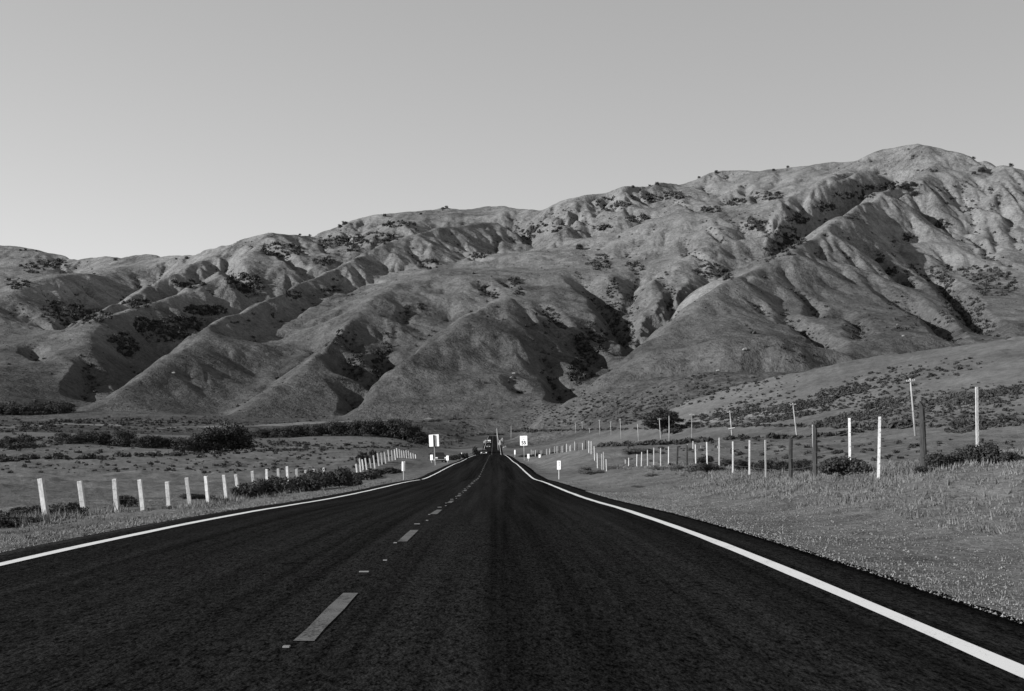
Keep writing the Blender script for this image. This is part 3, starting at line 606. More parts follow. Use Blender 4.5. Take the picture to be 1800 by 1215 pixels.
bm = bmesh.new(); add_box(bm, (0, 0, 0), (1.5, .12, .14), Matrix.Rotation(-.12, 4, 'Y'), bevel=.01)
link('lower_arm', bm_mesh('lower_arm', bm), M['tpost'], pe).location = (0.0, -.2, 3.6)

# ------------------------------------------------------------------ signs and markers
def text_mesh(body, size, x, z, y, parent, matn, name, bold=0.0):
    cu = bpy.data.curves.new(name, 'FONT'); cu.body = body; cu.size = size; cu.align_x = 'CENTER'; cu.align_y = 'CENTER'; cu.extrude = .002; cu.offset = bold
    t = bpy.data.objects.new(name, cu); COL.objects.link(t); bpy.context.view_layer.update()
    me = bpy.data.meshes.new_from_object(t.evaluated_get(bpy.context.evaluated_depsgraph_get())); bpy.data.objects.remove(t); bpy.data.curves.remove(cu)
    me.materials.clear(); o = link(name, me, M[matn], parent); o.location = (x, y, z); o.rotation_euler = (R(90), 0, 0); return o
def panel(wd, ht, zc, y, matn, name, parent, r=.05, th=.012):
    bm = bmesh.new(); add_box(bm, (0, 0, 0), (wd, th, ht))
    es = [e for e in bm.edges if abs(e.verts[0].co.y - e.verts[1].co.y) > th * .5]
    bmesh.ops.bevel(bm, geom=es, offset=r, segments=4, affect='EDGES', profile=.5)
    o = link(name, bm_mesh(name, bm), M[matn], parent); o.location = (0, y, zc); return o
def at(px, d): x = (px - CX) / F * d; return (x, d, zat(x, d))
def zpx(py, d): return EYE - (py - CY) / F * d
# speed limit sign
d = 205; p = at(921.5, d); e = empty('speed_limit_sign', p); e.rotation_euler = (0, -.03, 0); tag(e, 'white rectangular speed limit sign reading 55 right of the road', 'road sign')
zt, zb = zpx(766.3, d) - p[2], zpx(783.2, d) - p[2]; wd = 12.6 / F * d; hh = zt - zb; zc = (zt + zb) / 2
bm = bmesh.new(); add_box(bm, (0, .05, zt / 2 - .2), (.1, .1, zt + .3)); link('post', bm_mesh('post', bm), M['polewood'], e)
pn = panel(wd, hh, zc, -.02, 'sign_white', 'panel', e)
text_mesh('SPEED', .27, 0, hh * .33, -.01, pn, 'grey_ink', 'lettering', .004); text_mesh('LIMIT', .27, 0, hh * .11, -.01, pn, 'grey_ink', 'lettering', .004)
text_mesh('55', .78, 0, -hh * .23, -.01, pn, 'black', 'number', .03)
# back of the oncoming lane's sign
d = 161; p = at(765, d); e = empty('road_sign', p); e.rotation_euler = (0, -.05, 0); tag(e, 'large blank sign back on a dark post left of the road', 'road sign')
zt, zb = zpx(764, d) - p[2], zpx(785, d) - p[2]; wd = 17.3 / F * d
bm = bmesh.new(); add_box(bm, (0, -.07, (zt - .06) / 2 + zb / 2), (.19, .12, zt - zb - .06)); link('bracket', bm_mesh('bracket', bm), M['black'], e)
bm = bmesh.new(); add_box(bm, (0, -.07, zb / 2 - .2), (.1, .1, zb + .4)); link('post', bm_mesh('post', bm), M['polewood'], e)
panel(wd, zt - zb, (zt + zb) / 2, 0, 'sign_back', 'panel', e)
# object marker paddles
def paddle(px, d, yt, yb, wpx, label, dots=False, back=False, lean=0.0, name='object_marker', cat='marker post'):
    p = at(px, d); e = empty(name, p); e.rotation_euler = (0, lean, 0); tag(e, label, cat)
    zt, zb = zpx(yt, d) - p[2], zpx(yb, d) - p[2]; wd = wpx / F * d
    bm = bmesh.new(); add_box(bm, (0, .02 if not back else -.035, (zt if back else zb) / 2 - .15), (.05, .045, (zt if back else zb) + .3)); link('post', bm_mesh('post', bm), M['tpost'] if not back else M['steel'], e)
    pn = panel(wd, zt - zb, (zt + zb) / 2, 0 if back else -.02, 'sign_white', 'panel', e, r=.02)
    if dots:
        for k in range(3):
            bm = bmesh.new(); r_ = bmesh.ops.create_cone(bm, cap_ends=True, segments=14, radius1=.035, radius2=.03, depth=.02)
            bmesh.ops.rotate(bm, verts=bm.verts, cent=(0, 0, 0), matrix=Matrix.Rotation(R(90), 3, 'X'))
            o = link('reflector', bm_mesh('reflector', bm), M['black'], pn); o.location = (0.01, -.014, (zt - zb) * (.33 - k * .2))
    return e
paddle(982.3, 90, 810, 825.5, 6.4, 'white upright marker plate with three dark dots right of the road', dots=True)
paddle(709.2, 91, 811.5, 828, 6.0, 'white marker plate seen from behind with its post down the middle, left of the road', back=True)
paddle(905, 262, 791, 799, 2.2, 'small slim white marker nearest the far crest, left of the speed sign')
paddle(928.7, 190, 798, 806, 3.6, 'small white marker in front of the speed limit sign')
paddle(948.5, 188, 799, 806, 3.2, 'small white marker right of the speed limit sign by the crowded posts')
paddle(786.5, 186, 801, 809.5, 4.3, 'white marker just right of the parked dark car')
paddle(758.5, 180, 799.5, 809, 4.6, 'white marker just left of the parked dark car')
paddle(811.3, 240, 796, 802, 1.2, 'tiny thin white marker on the left verge before the crest')

# ------------------------------------------------------------------ cars
def car(loc, heading, paint, label, bw=1.82, bl=4.6, bh=1.55, group=None, roof=None):
    root = empty('car', loc, heading); tag(root, label, 'car', group)
    def loft(name, prof, w0, w1, z0, z1, m, parent):   # side outline (y, z) extruded across, narrowing between z0 and z1
        bm = bmesh.new(); rows = []
        for sgn in (-1, -.86, .86, 1):
            row = []
            for (y, z) in prof:
                t = min(max((z - z0) / (z1 - z0), 0), 1); hw = (w0 * (1 - t) + w1 * t) / 2
                k = 1.0 if abs(sgn) < 1 else .97
                cy = sum(q[0] for q in prof) / len(prof); cz = sum(q[1] for q in prof) / len(prof)
                row.append(bm.verts.new((sgn * hw, cy + (y - cy) * k, cz + (z - cz) * k)))
            rows.append(row)
        n = len(prof)
        for a, b in zip(rows[:-1], rows[1:]):
            for i in range(n): bm.faces.new((a[i], a[(i + 1) % n], b[(i + 1) % n], b[i]))
        bm.faces.new(rows[0][::-1]); bm.faces.new(rows[-1]); bmesh.ops.recalc_face_normals(bm, faces=bm.faces)
        return link(name, bm_mesh(name, bm), m, parent)
    hl = bl / 2; zb = .62 * bh
    # front looks along local -Y
    body = loft('body', [(-hl, .32), (-hl + .02, .62), (-hl + .12, .72), (-hl + 1.1, zb - .06), (-hl + 1.3, zb), (hl - .35, zb + .02), (hl - .05, zb - .1), (hl, .4), (hl - .15, .28), (-hl + .15, .26)], bw, bw * .95, .5, zb, paint, root)
    loft('cabin', [(-hl + 1.25, zb - .02), (-hl + 1.95, bh - .03), (-hl + 2.2, bh), (hl - .95, bh - .01), (hl - .7, bh - .06), (hl - .3, zb)], bw * .93, bw * .74, zb, bh, roof or paint, root)
    bm = bmesh.new()                                # windscreen, proud of the cabin slope
    y0, y1 = -hl + 1.27, -hl + 1.9; n = Vector((0, -(bh - zb), (y1 - y0))).normalized() * .012
    vs = [bm.verts.new(Vector(c) + n) for c in ((-bw * .42, y0 + .06, zb + .03), (bw * .42, y0 + .06, zb + .03), (bw * .345, y1 - .02, bh - .07), (-bw * .345, y1 - .02, bh - .07))]
    bm.faces.new(vs); link('windscreen', bm_mesh('windscreen', bm), M['glass'], root)
    for s in (-1, 1):
        bm = bmesh.new()
        vs = [bm.verts.new(c) for c in ((s * bw * .462, -hl + 1.6, zb + .04), (s * bw * .462, hl - .6, zb + .04), (s * bw * .392, hl - 1.0, bh - .1), (s * bw * .392, -hl + 2.1, bh - .1))]
        bm.faces.new(vs); link('side_window', bm_mesh('side_window', bm), M['glass'], root)
        bm = bmesh.new(); add_box(bm, (s * bw * .37, -hl - .01, .67), (.34, .08, .17), bevel=.03); link('headlight', bm_mesh('headlight', bm), M['lamp'], root)
        bm = bmesh.new(); add_box(bm, (s * (bw * .5 + .07), -hl + 1.62, zb + .08), (.2, .1, .13), bevel=.03); link('mirror', bm_mesh('mirror', bm), paint, root)
        for yy in (-hl + .85, hl - .85):
            bm = bmesh.new(); add_tube(bm, (s * (bw / 2 - .2), yy, .33), (s * (bw / 2 + .012), yy, .33), .33, .33, 20)
            wl = link('wheel', bm_mesh('wheel', bm), M['rubber'], root)
            bm = bmesh.new(); add_tube(bm, (s * (bw / 2 + .013), yy, .33), (s * (bw / 2 + .03), yy, .33), .21, .19, 14); link('rim', bm_mesh('rim', bm), M['steel'], wl)
    bm = bmesh.new(); add_box(bm, (0, -hl - .03, .42), (bw * .96, .12, .13), bevel=.03); link('bumper', bm_mesh('bumper', bm), M['chrome'] if paint is M['cardark'] else paint, root)
    bm = bmesh.new(); add_box(bm, (0, -hl - .012, .64), (bw * .45, .05, .15)); link('grille', bm_mesh('grille', bm), M['black'], root)
    return root
d = 190; p = at(771, d); car((p[0], p[1], p[2] + .02), R(12), M['cardark'], 'dark parked car facing us on the left verge between two white markers', bh=1.5)
for px, d, pt, lb, rf in ((852.5, 366, 'cardark', 'nearest oncoming dark car with bright headlights on the crest', None), (857, 640, 'cargrey', 'second oncoming car in the dip, between the white topped van and the crest', None)):
    x = -3.0; car((x, d, float(zsurf(x, d))), 0, M[pt], lb, group='oncoming cars')
x = -3.0; car((x, 750, float(zsurf(x, 750))), 0, M['cargrey'], 'farthest oncoming vehicle with a bright white roof', bh=2.3, bl=5.4, bw=2.0, group='oncoming cars', roof=M['carwhite'])

# pale dry-grass tracks
def ribbon(pl, wd, rmin=200):
    P3 = [hit(px, py, rmin) for px, py in pl]; xy = np.array([(p.x, p.y) for p in P3]); cum = np.concatenate([[0], np.cumsum(np.hypot(*(xy[1:] - xy[:-1]).T))])
    n = int(cum[-1] / 5) + 2; t = np.linspace(0, cum[-1], n); cx, cy = np.interp(t, cum, xy[:, 0]), np.interp(t, cum, xy[:, 1])
    cx += (fnoise(t / 30, t * 0, 3) - .5) * 5; cy += (fnoise(t / 30, t * 0, 4) - .5) * 5
    tx, ty = np.gradient(cx), np.gradient(cy); l = np.hypot(tx, ty) + 1e-9; nx, ny = -ty / l, tx / l; ww = wd * (.5 + fnoise(t / 18, t * 0, 9)); Vs = []
    for k in range(5):
        f = (k - 2) / 2 * ww / 2; x, y = cx + nx * f, cy + ny * f; Vs.append(np.stack([x, y, [zat(a, b) + .12 for a, b in zip(x, y)]], 1))
    V = np.concatenate(Vs); a = np.concatenate([np.arange(n - 1) + k * n for k in range(4)]); return V, np.stack([a, a + 1, a + n + 1, a + n], 1)
V, Fc = join([ribbon([(275, 753), (330, 751), (420, 750), (500, 747), (600, 742), (690, 739), (760, 736)], 12), ribbon([(0, 752), (60, 750), (130, 746), (220, 748)], 14), ribbon([(1190, 748), (1250, 736), (1320, 728), (1370, 716), (1420, 708)], 7), ribbon([(1290, 738), (1330, 730), (1370, 724)], 3)])
tag(link('dirt_track', np_mesh('dirt_track', V, Fc, True), M['pale_grass']), kind='structure')

# pale rocks by the far road
def rock(px, d, sx, sy, sz, label, seed):
    rg = np.random.default_rng(seed); bm = bmesh.new(); bmesh.ops.create_icosphere(bm, subdivisions=3, radius=1.0)
    for v in bm.verts:
        q = v.co.copy(); k = 1 + .22 * math.sin(q.x * 3.1 + seed) * math.cos(q.y * 2.7 - seed) + .12 * math.sin(q.z * 6 + q.x * 5); v.co = Vector((q.x * sx * k, q.y * sy * k, max(q.z, -.3) * sz * k))
    o = link('rock', bm_mesh('rock', bm), M['rock']); p = at(px, d); o.location = (p[0], p[1], p[2] + sz * .2); tag(o, label, 'rock'); return o
rock(881, 700, 1.6, 1.5, 3.0, 'tall pale rock on the right edge of the far road', 3)
rock(887.5, 640, 1.0, 1.0, .8, 'small pale rock right of the tall one by the far road', 4)
rock(853, 760, 1.0, 1.0, 1.6, 'pale rock on the left edge of the far road beside the cars', 5)
for px, py, sz, lb, sd in ((1309, 615, 5, 'pale outcrop on the smooth right centre dome', 7), (1262, 652, 3.5, 'pale outcrop low on the right centre dome', 8), (1588, 591, 3.5, 'small pale outcrop low on the right slope', 9), (1577, 571, 2.5, 'tiny pale outcrop above the low right one', 10), (903, 657, 4, 'pale outcrop on the front of the central dome', 11), (898, 664, 3, 'lower pale outcrop on the front of the central dome', 12), (1604, 340, 5, 'pale outcrop among the three trees below the summit', 13), (305, 656, 4, 'pale outcrop low on the left front slope', 14)):
    q = hit(px, py, 750); o = rock(px, 100, sz * .5, sz * .45, sz * .35, lb, sd); o.location = q
rock(1085, 113, .35, .3, .2, 'low pale stone in the gully between the two right fences', 6)

# raised pavement markers along the centre line
bm = bmesh.new(); add_box(bm, (0, 0, .008), (.1, .1, .016), bevel=.006); rpm = bm_mesh('pavement_marker', bm); rpm.materials.append(M['stud'])
first = True
for k in range(12):
    for off in (-.22, 4.15, 5.35):
        y = DASH0 + k * DPER + off
        if y < 6: continue
        o = link('pavement_marker', rpm); o.location = (CLX + (-.07 if off == 4.15 or off < 0 else .02), y, float(zsurf(CLX, y)) + .002); o.scale = (.4, .5, .6) if off != 4.15 else (.9, .45, .6)
        tag(o, 'small raised pale marker stuck on the road centre line', 'road stud', 'raised markers along the centre line')

# ------------------------------------------------------------------ shrubs along the fences
LG, RG_ = 'shrubs along the left fence', 'shrubs along the right fence'
for k, (px, d, wd, ht, lb) in enumerate([
    (432, 58, 1.9, 1.05, 'dark bush at the near end of the long thicket on the left fence'), (462, 61, 2.1, 1.2, 'dark bush with pale twigs in the left thicket under three post tops'), (497, 64, 2.2, 1.15, 'broad dark bush in the middle of the left thicket'),
    (530, 67, 2.2, 1.25, 'dark bush in the left thicket hiding the small posts'), (560, 70, 2.4, 1.35, 'tallest black bush of the left thicket'), (592, 74, 2.3, 1.35, 'black rounded bush in the left thicket with a bare white twig before it'), (615, 79, 1.6, 1.0, 'dark bush closing the far end of the left thicket'),
    (268, 42.5, .9, .38, 'low dark bush at the foot of the left fence below the fifth post'), (300, 45.5, .8, .38, 'low dark bush by the left shoulder, between the fifth and sixth posts'), (385, 53, 1.3, .4, 'low dark weed patch leading into the left thicket'), (112, 35, 1.25, .5, 'leafy bush at the foot of the left fence between the first two full posts'), (142, 35.6, .6, .55, 'small leafy bush against the foot of the second full left post'), (15, 30.5, 1.8, .35, 'low black bush at the left picture edge by the shoulder'),
    (60, 48, 2.6, .75, 'dark bush behind the leftmost fence posts'), (120, 50, 2.0, .85, 'round dark bush behind the left fence between two posts'), (20, 50, 2.2, .6, 'dark bush at the left picture edge behind the fence'), (222, 60, 1.3, .7, 'dim bush behind the left fence with bare pale stems'), (345, 75, 2.6, .4, 'low flat dark bush in the field behind the left fence')]):
    shrub(px, 0, d, wd, ht, lb, LG, k=k)
for k, (px, d, wd, ht, lb) in enumerate([
    (1484, 31, 1.3, .6, 'round dark bush at the foot of a tall white post'), (1462, 33.5, .8, .4, 'small dark bush left of the round one by the tall white post'), (1716, 24.4, .9, .5, 'bush at the foot of the rightmost white post'), (1690, 24.6, .6, .35, 'low bush left of the rightmost white post'), (1655, 24.6, .85, .36, 'low dark tuft right of the thick dark post'), (1625, 25, .6, .22, 'low grassy tuft under the thick dark post'), (1770, 24, .5, .25, 'small dark tuft near the right picture edge'),
    (1405, 48, 1.0, .66, 'black round bush between the two dark wooden posts'), (1420, 46, .6, .4, 'small black bush against the nearer dark wooden post'), (1372, 52, 1.1, .55, 'dark bush left of the dark wooden post'), (1340, 56, 1.3, .75, 'dark bush behind the white posts, centre of the right row'), (1310, 60, 1.3, .7, 'leafy bush behind three white posts'), (1280, 66, 1.2, .6, 'dim bush at the left end of the dark right row'), (1238, 78, 1.5, .7, 'bush behind two white posts near the dark stakes'), (1250, 62, 1.5, .5, 'greyish bush before the white posts')]):
    shrub(px, 0, d, wd, ht, lb, RG_, k=k + 1)
for k, (px, d, wd, ht, lb) in enumerate([(1205, 70, 2.0, .5, 'grey scrubby bush below the dark stakes of the right fence'), (1225, 64, 1.8, .5, 'grey scrubby bush before the white posts of the right bank'), (1160, 78, 1.6, .3, 'low grey weeds below the right fence'), (1146, 66, 1.0, .22, 'dark weedy tuft on the right bank'), (1122, 52, .7, .12, 'tiny dark tuft on the right verge'), (1030, 106, 1.7, .6, 'grey bush on the hump by the right fence'), (1040, 92, 2.2, .5, 'dark bush at the mouth of the gully right of the road'), (1052, 94, 1.6, .5, 'dim bush by the lowest post in the right gully'), (1078, 108, 1.8, .5, 'grey bush inside the right gully'), (1120, 130, 5.0, .6, 'broad dim brush patch in the hollow behind the right fence')]):
    shrub(px, 0, d, wd, ht, lb, 'grey scrub on the right bank', proto=PALE_SHRUB, k=k)
for k, (px, d, wd, ht, lb) in enumerate([(640, 150, 2.6, 1.9, 'dark bush behind the left mound posts'), (655, 155, 1.8, 1.9, 'dark bush behind the tallest leaning posts on the left mound'), (640, 108, 3.6, 1.0, 'dim bush at the foot of the left mound'), (665, 112, 3.4, .9, 'dim brush on the near face of the left mound'), (690, 118, 3.2, .8, 'dark brush beside the left marker plate'), (800, 215, 3.6, 1.1, 'dark bush on the left verge beyond the parked car'), (815, 235, 2.6, 1.4, 'dark bush left of the road before the crest'), (833, 400, 3.0, 4.0, 'dark bush on the left edge of the road dip'), (842, 520, 8.0, 3.2, 'dark brush left of the far road'), (945, 255, 3.5, .8, 'dark bush behind the first crowded posts'), (928, 250, 5.0, .6, 'dark low bush at the foot of the speed sign'), (985, 230, 5, .6, 'dark low brush behind the crowded posts')]):
    shrub(px, 0, d, wd, ht, lb, 'dark shrubs near the far road', proto=FAR_SHRUB, k=k)

# ------------------------------------------------------------------ trees of the left plain, cypress
tree(at(1163, 520), 14.5, 10.4, 'dark wide wind-shaped cypress standing alone in the right field', proto=CYP, name='cypress_tree', rz=0)
shrub(1186, 0, 505, 8.5, 3.4, 'dark bush at the right foot of the cypress', proto=FAR_SHRUB)
BG = 'trees of the dark belt on the left plain'
for k, (px, d, wd, ht) in enumerate([(508, 545, 9, 5.2), (528, 552, 10, 6.4), (548, 548, 8, 5.4), (566, 556, 9, 5.6), (584, 550, 9, 6.6), (600, 556, 10, 7.4), (617, 550, 9, 7.0), (634, 556, 9, 7.6), (650, 548, 9, 7.8), (664, 556, 9, 8.6), (678, 550, 9, 8.2), (692, 556, 9.5, 8.9), (708, 548, 10, 9.6), (722, 554, 9.5, 8.6), (735, 548, 8.5, 6.6), (746, 552, 7, 5.0), (490, 550, 9, 4.6), (472, 556, 9, 4.8), (452, 550, 9, 4.4)]):
    tree(at(px, d), wd * 1.15, ht * 1.12, 'dark round-topped tree in the long belt left of the sign back', BG, k=k)
for k, (px, d, wd, ht, lb) in enumerate([(408, 290, 8.5, 5.6, 'largest dark tree clump on the left plain, right end'), (385, 288, 8.0, 5.2, 'dark tree in the middle of the big left clump'), (362, 286, 7.5, 4.8, 'dark tree near the left end of the big left clump'), (345, 284, 5, 3.8, 'small dark tree tucked into the left of the big clump'), (322, 280, 5, 3.0, 'low dark tree just left of the big clump'), (425, 292, 6, 4.0, 'low dark tree at the right tip of the big clump'),
     (49, 330, 5.6, 3.7, 'round dark tree alone on the left plain with a long shadow'), (18, 290, 7, 2.6, 'low dark tree at the left picture edge')]):
    tree(at(px, d), wd * 1.1, ht * 1.4, lb, 'single dark trees on the left plain', k=k)
for k, (px, d, wd, ht) in enumerate([(150, 400, 9, 3.2), (172, 410, 9, 3.8), (192, 405, 8, 3.6), (214, 400, 7, 4.6), (228, 405, 7, 4.4), (245, 398, 6, 3.2), (262, 400, 7, 3.8), (278, 402, 7, 3.6), (296, 405, 7, 3.4), (132, 395, 7, 2.6), (312, 404, 6, 3.0), (110, 410, 6, 2.6)]):
    tree(at(px, d), wd, ht * 1.4, 'dark low tree in the broken row left of the big clump', 'trees of the broken row on the left plain', k=k)
for k, px in enumerate(range(-6, 128, 9)):
    tree(at(px, 1130 + 14 * (k % 3)), 16, 9 + 4 * random.random(), 'dark tree in the grove at the foot of the leftmost hill', 'trees of the grove under the leftmost hill', k=k)
for px, py, ht, lb in [(203, 458, 11, 'small dark round tree on the skyline at the far left'), (328, 455, 9, 'tiny tree on the left skyline saddle'), (310, 456, 6, 'tiny bush-like tree left of the skyline saddle tree'), (45, 440, 9, 'small tree on the leftmost skyline'), (36, 441, 9, 'second small tree on the leftmost skyline'), (64, 442, 7, 'third small tree on the leftmost skyline'),
     (606, 395, 14, 'dark tree on the slope break of the skyline left of centre'), (598, 400, 12, 'dark tree low on the skyline slope left of centre'), (676, 380, 9, 'little tree above the left centre crest'), (740, 377, 7, 'tiny tree on the centre skyline'), (778, 368, 9, 'dark low tree at the centre skyline notch'), (785, 366, 9, 'second dark low tree at the centre skyline notch'), (527, 413, 7, 'tiny tree on the skyline above the dark left valley'), (545, 413, 7, 'second tiny tree above the dark left valley'),
     (1155, 325, 10, 'dark tree with a flat shadow on the right skyline'), (1113, 330, 8, 'pale feathery tree on the right skyline'), (1142, 327, 6, 'small bush-like tree beside the skyline tree with the shadow'), (1259, 304, 9, 'tree on the right skyline, left of a pair'), (1229, 309, 8, 'little tree on the right skyline'), (1360, 300, 7, 'little tree on the crest left of the summit'), (1385, 294, 7, 'second little tree on the crest left of the summit'), (1778, 292, 9, 'small tree on the skyline right of the summit'), (1712, 270, 7, 'tiny tree right of the summit'),
     (1019, 438, 14, 'lone dark round tree with flat shadow on the mid slope'), (1725, 303, 14, 'dark tree below the summit on the right'), (1712, 306, 8, 'small dark tree beside the one below the summit'), (1592, 333, 15, 'dark tree of three below the summit ridge'), (1606, 328, 13, 'upper dark tree of three below the summit ridge'), (1607, 345, 13, 'lower dark tree of three below the summit ridge')]:
    q = hit(px, py + .5, 700); tree(q, ht * 1.25, ht, lb, 'single trees on the hills', k=int(px) + int(py))

# ------------------------------------------------------------------ brush in the hill gullies and along field edges (one mass each)
def blobs(points, sizes, n_leaf, rg, flat=.8):
    parts = []; base = [leaf_quads(n_leaf, [(0, 0, .35, .8, .8, .45), (.45, .2, .3, .5, .5, .35), (-.35, .35, .28, .5, .5, .3), (.1, -.45, .3, .5, .5, .4)], .34, rg) for _ in range(6)]
    for i, (p, s_) in enumerate(zip(points, sizes)):
        V, Fc = base[i % 6]; a = rg.random() * 6.283; c, s2 = math.cos(a), math.sin(a)
        W = np.stack([V[:, 0] * c - V[:, 1] * s2, V[:, 0] * s2 + V[:, 1] * c, V[:, 2] * flat], 1) * s_ + np.asarray(p)[None]
        parts.append((W, Fc))
    return join(parts)
rg = np.random.default_rng(55); pts, szs = [], []
GROVES = [(310, 575, 48, 18, 170), (360, 546, 40, 9, 90), (250, 572, 15, 13, 40), (430, 500, 30, 16, 50), (495, 440, 40, 12, 60), (225, 612, 20, 16, 50), (1040, 600, 28, 34, 80), (1015, 655, 16, 24, 50), (625, 645, 14, 26, 40), (662, 640, 10, 26, 30), (1690, 545, 40, 26, 70), (1750, 500, 40, 24, 60), (1390, 425, 30, 10, 40), (1330, 395, 24, 12, 24), (1590, 325, 30, 6, 20), (1500, 345, 40, 7, 30), (110, 545, 40, 14, 50), (170, 555, 30, 10, 40), (330, 500, 30, 7, 30), (660, 420, 40, 10, 40), (580, 425, 24, 10, 30), (960, 400, 30, 10, 20), (1070, 360, 40, 12, 26), (1055, 462, 24, 15, 46), (1118, 470, 18, 9, 20), (1080, 540, 14, 50, 60), (1105, 590, 12, 22, 26), (1250, 478, 30, 13, 46), (1275, 488, 14, 8, 14), (755, 465, 20, 9, 26), (515, 520, 15, 9, 18), (580, 510, 20, 5, 14), (850, 513, 10, 9, 14), (905, 495, 10, 6, 10), (912, 515, 10, 8, 10), (870, 520, 8, 6, 8), (930, 412, 14, 12, 24), (845, 449, 20, 5, 18), (740, 540, 10, 7, 10), (715, 545, 6, 12, 8), (1655, 396, 12, 8, 14), (1595, 417, 12, 8, 14), (1548, 455, 8, 8, 10), (1570, 478, 12, 8, 16), (1600, 500, 12, 5, 10), (1655, 480, 22, 14, 26), (1665, 500, 12, 18, 22), (1720, 480, 40, 14, 40), (1730, 575, 20, 14, 22), (1560, 330, 22, 6, 22), (1520, 332, 18, 6, 16), (1450, 365, 20, 8, 24), (1400, 385, 22, 10, 26), (1380, 410, 20, 14, 34), (1370, 440, 26, 14, 34), (1350, 345, 26, 8, 26), (1290, 355, 24, 7, 24), (1250, 370, 18, 6, 18), (1180, 345, 22, 8, 28), (1140, 350, 14, 8, 16), (1060, 400, 18, 6, 16), (1120, 385, 20, 6, 18),
          (425, 495, 26, 16, 40), (445, 510, 20, 10, 26), (130, 560, 60, 14, 60), (240, 535, 30, 8, 30), (60, 470, 24, 10, 26), (100, 465, 18, 8, 18), (30, 500, 24, 10, 26), (570, 460, 20, 8, 20), (620, 430, 16, 14, 26), (700, 395, 30, 6, 26), (300, 590, 30, 12, 26), (210, 600, 20, 16, 24), (155, 660, 10, 22, 18), (60, 715, 70, 10, 60), (1640, 300, 6, 3, 4), (1500, 385, 10, 4, 5), (600, 600, 10, 20, 16), (680, 610, 8, 22, 14), (1020, 640, 16, 26, 24), (960, 560, 24, 18, 14), (1400, 620, 30, 30, 18), (1560, 560, 60, 30, 30), (1700, 350, 60, 30, 12)]
for (px, py, rx, ry, n) in GROVES:
    for k in range(int(n * 1.6)):
        a = rg.random() * 6.283; q = rg.random() ** .5
        p_ = hit(px + rx * q * math.cos(a), py + ry * q * math.sin(a), 700); pts.append(p_); szs.append((1.3 + 3.4 * rg.random() ** 2) * p_.y / 1700)
for dep, w3 in tasks:
    if dep < 7: continue
    w3 = np.array([tuple(p) for p in w3]); seg = np.hypot(*(w3[1:, :2] - w3[:-1, :2]).T); cum = np.concatenate([[0], np.cumsum(seg)])
    for k in range(int(cum[-1] / 4.5)):
        q = rg.random(); 
        if fnoise(np.array([q * 5 + dep]), np.array([dep * 3.3]), 12)[0] < .36: continue
        t = q * cum[-1]; x, y = np.interp(t, cum, w3[:, 0]) + rg.normal(0, 5), np.interp(t, cum, w3[:, 1]) + rg.normal(0, 5)
        pts.append((x, y, zat(x, y))); szs.append(.9 + 2.4 * rg.random() ** 2)
# concave gully floors gather brush
lap = np.zeros_like(Z); st = 3
r0 = N0 + 20
zc = Z[r0:]; L_ = (np.roll(zc, st, 0) + np.roll(zc, -st, 0) - 2 * zc) / (np.gradient(RG[r0:], axis=0) * st) ** 2 + (np.roll(zc, 2 * st, 1) + np.roll(zc, -2 * st, 1) - 2 * zc) / ((TH[600] - TH[599]) * RG[r0:] * 2 * st) ** 2
okm = (np.abs(TT[r0:]) < R(25)) & (TT[r0:] > R(-24)) & (H[r0:] > Zg[r0:] + 5); okm[:st] = False; okm[-st * 2:] = False
clump = fbm(GX[r0:] / 120, GY[r0:] / 120, 3, 91)
wq = np.where(okm, np.clip(L_ - .012, 0, .05) * sstep(.42, .62, clump) * RG[r0:], 0).ravel(); wq /= wq.sum()
for k in rg.choice(wq.size, 3400, p=wq):
    x, y = GX[r0:].ravel()[k] + rg.normal(0, 2), GY[r0:].ravel()[k] + rg.normal(0, 2)
    pts.append((x, y, zat(x, y))); szs.append(1.2 + 3.0 * rg.random() ** 2)
wq = np.where(okm, sstep(.45, .7, fbm(GX[r0:] / 60, GY[r0:] / 60, 3, 95)) * RG[r0:], 0).ravel(); wq /= wq.sum()
for k in rg.choice(wq.size, 10000, p=wq):           # scattered coyote brush on the open slopes
    x, y = GX[r0:].ravel()[k], GY[r0:].ravel()[k]; pts.append((x, y, zat(x, y))); szs.append(.4 + 1.0 * rg.random() ** 2)
V, Fc = blobs(pts, szs, 30, rg, 1.25)
tag(link('hill_brush', np_mesh('hill_brush', V, Fc), M['brush']), 'dark chaparral brush filling the gullies and slopes of the hills', 'brush', kind='stuff')
# field edges, ditches, terrace scrub
pts, szs = [], []
def line(pl, n, s0, s1, jit=1.0):
    pl = np.array(pl, float); t = np.linspace(0, len(pl) - 1, 200); xs_ = np.interp(t, range(len(pl)), pl[:, 0]); ys_ = np.interp(t, range(len(pl)), pl[:, 1])
    for k in range(n):
        i = rg.integers(200); p_ = hit(xs_[i] + rg.normal(0, 2), ys_[i] + rg.normal(0, jit), 60); pts.append(p_); szs.append(s0 + (s1 - s0) * rg.random() ** 2)
line([(1045, 786), (1110, 783), (1180, 780), (1250, 775)], 130, .3, .9, .6); line([(1270, 772), (1310, 771), (1400, 770), (1480, 765)], 60, .3, 1.0, .6)
line([(930, 759), (1000, 757), (1130, 755), (1210, 752), (1330, 749), (1480, 752), (1600, 752)], 240, .5, 1.6, .7); line([(895, 760), (920, 757), (935, 760)], 50, 1.2, 2.6, .8)
line([(820, 768), (850, 764), (880, 764)], 40, 1.0, 2.2, .6)
line([(270, 802), (330, 800), (450, 795), (620, 789)], 90, .3, .9, 1.0); line([(0, 812), (60, 806), (140, 807), (280, 800)], 80, .4, 1.1, 1.0); line([(440, 794), (560, 790), (700, 786)], 60, .3, .8, .5)
line([(740, 742), (780, 739), (830, 735)], 40, 1.0, 2.2, .8); line([(850, 737), (870, 736)], 14, 1.0, 2.0, .5)
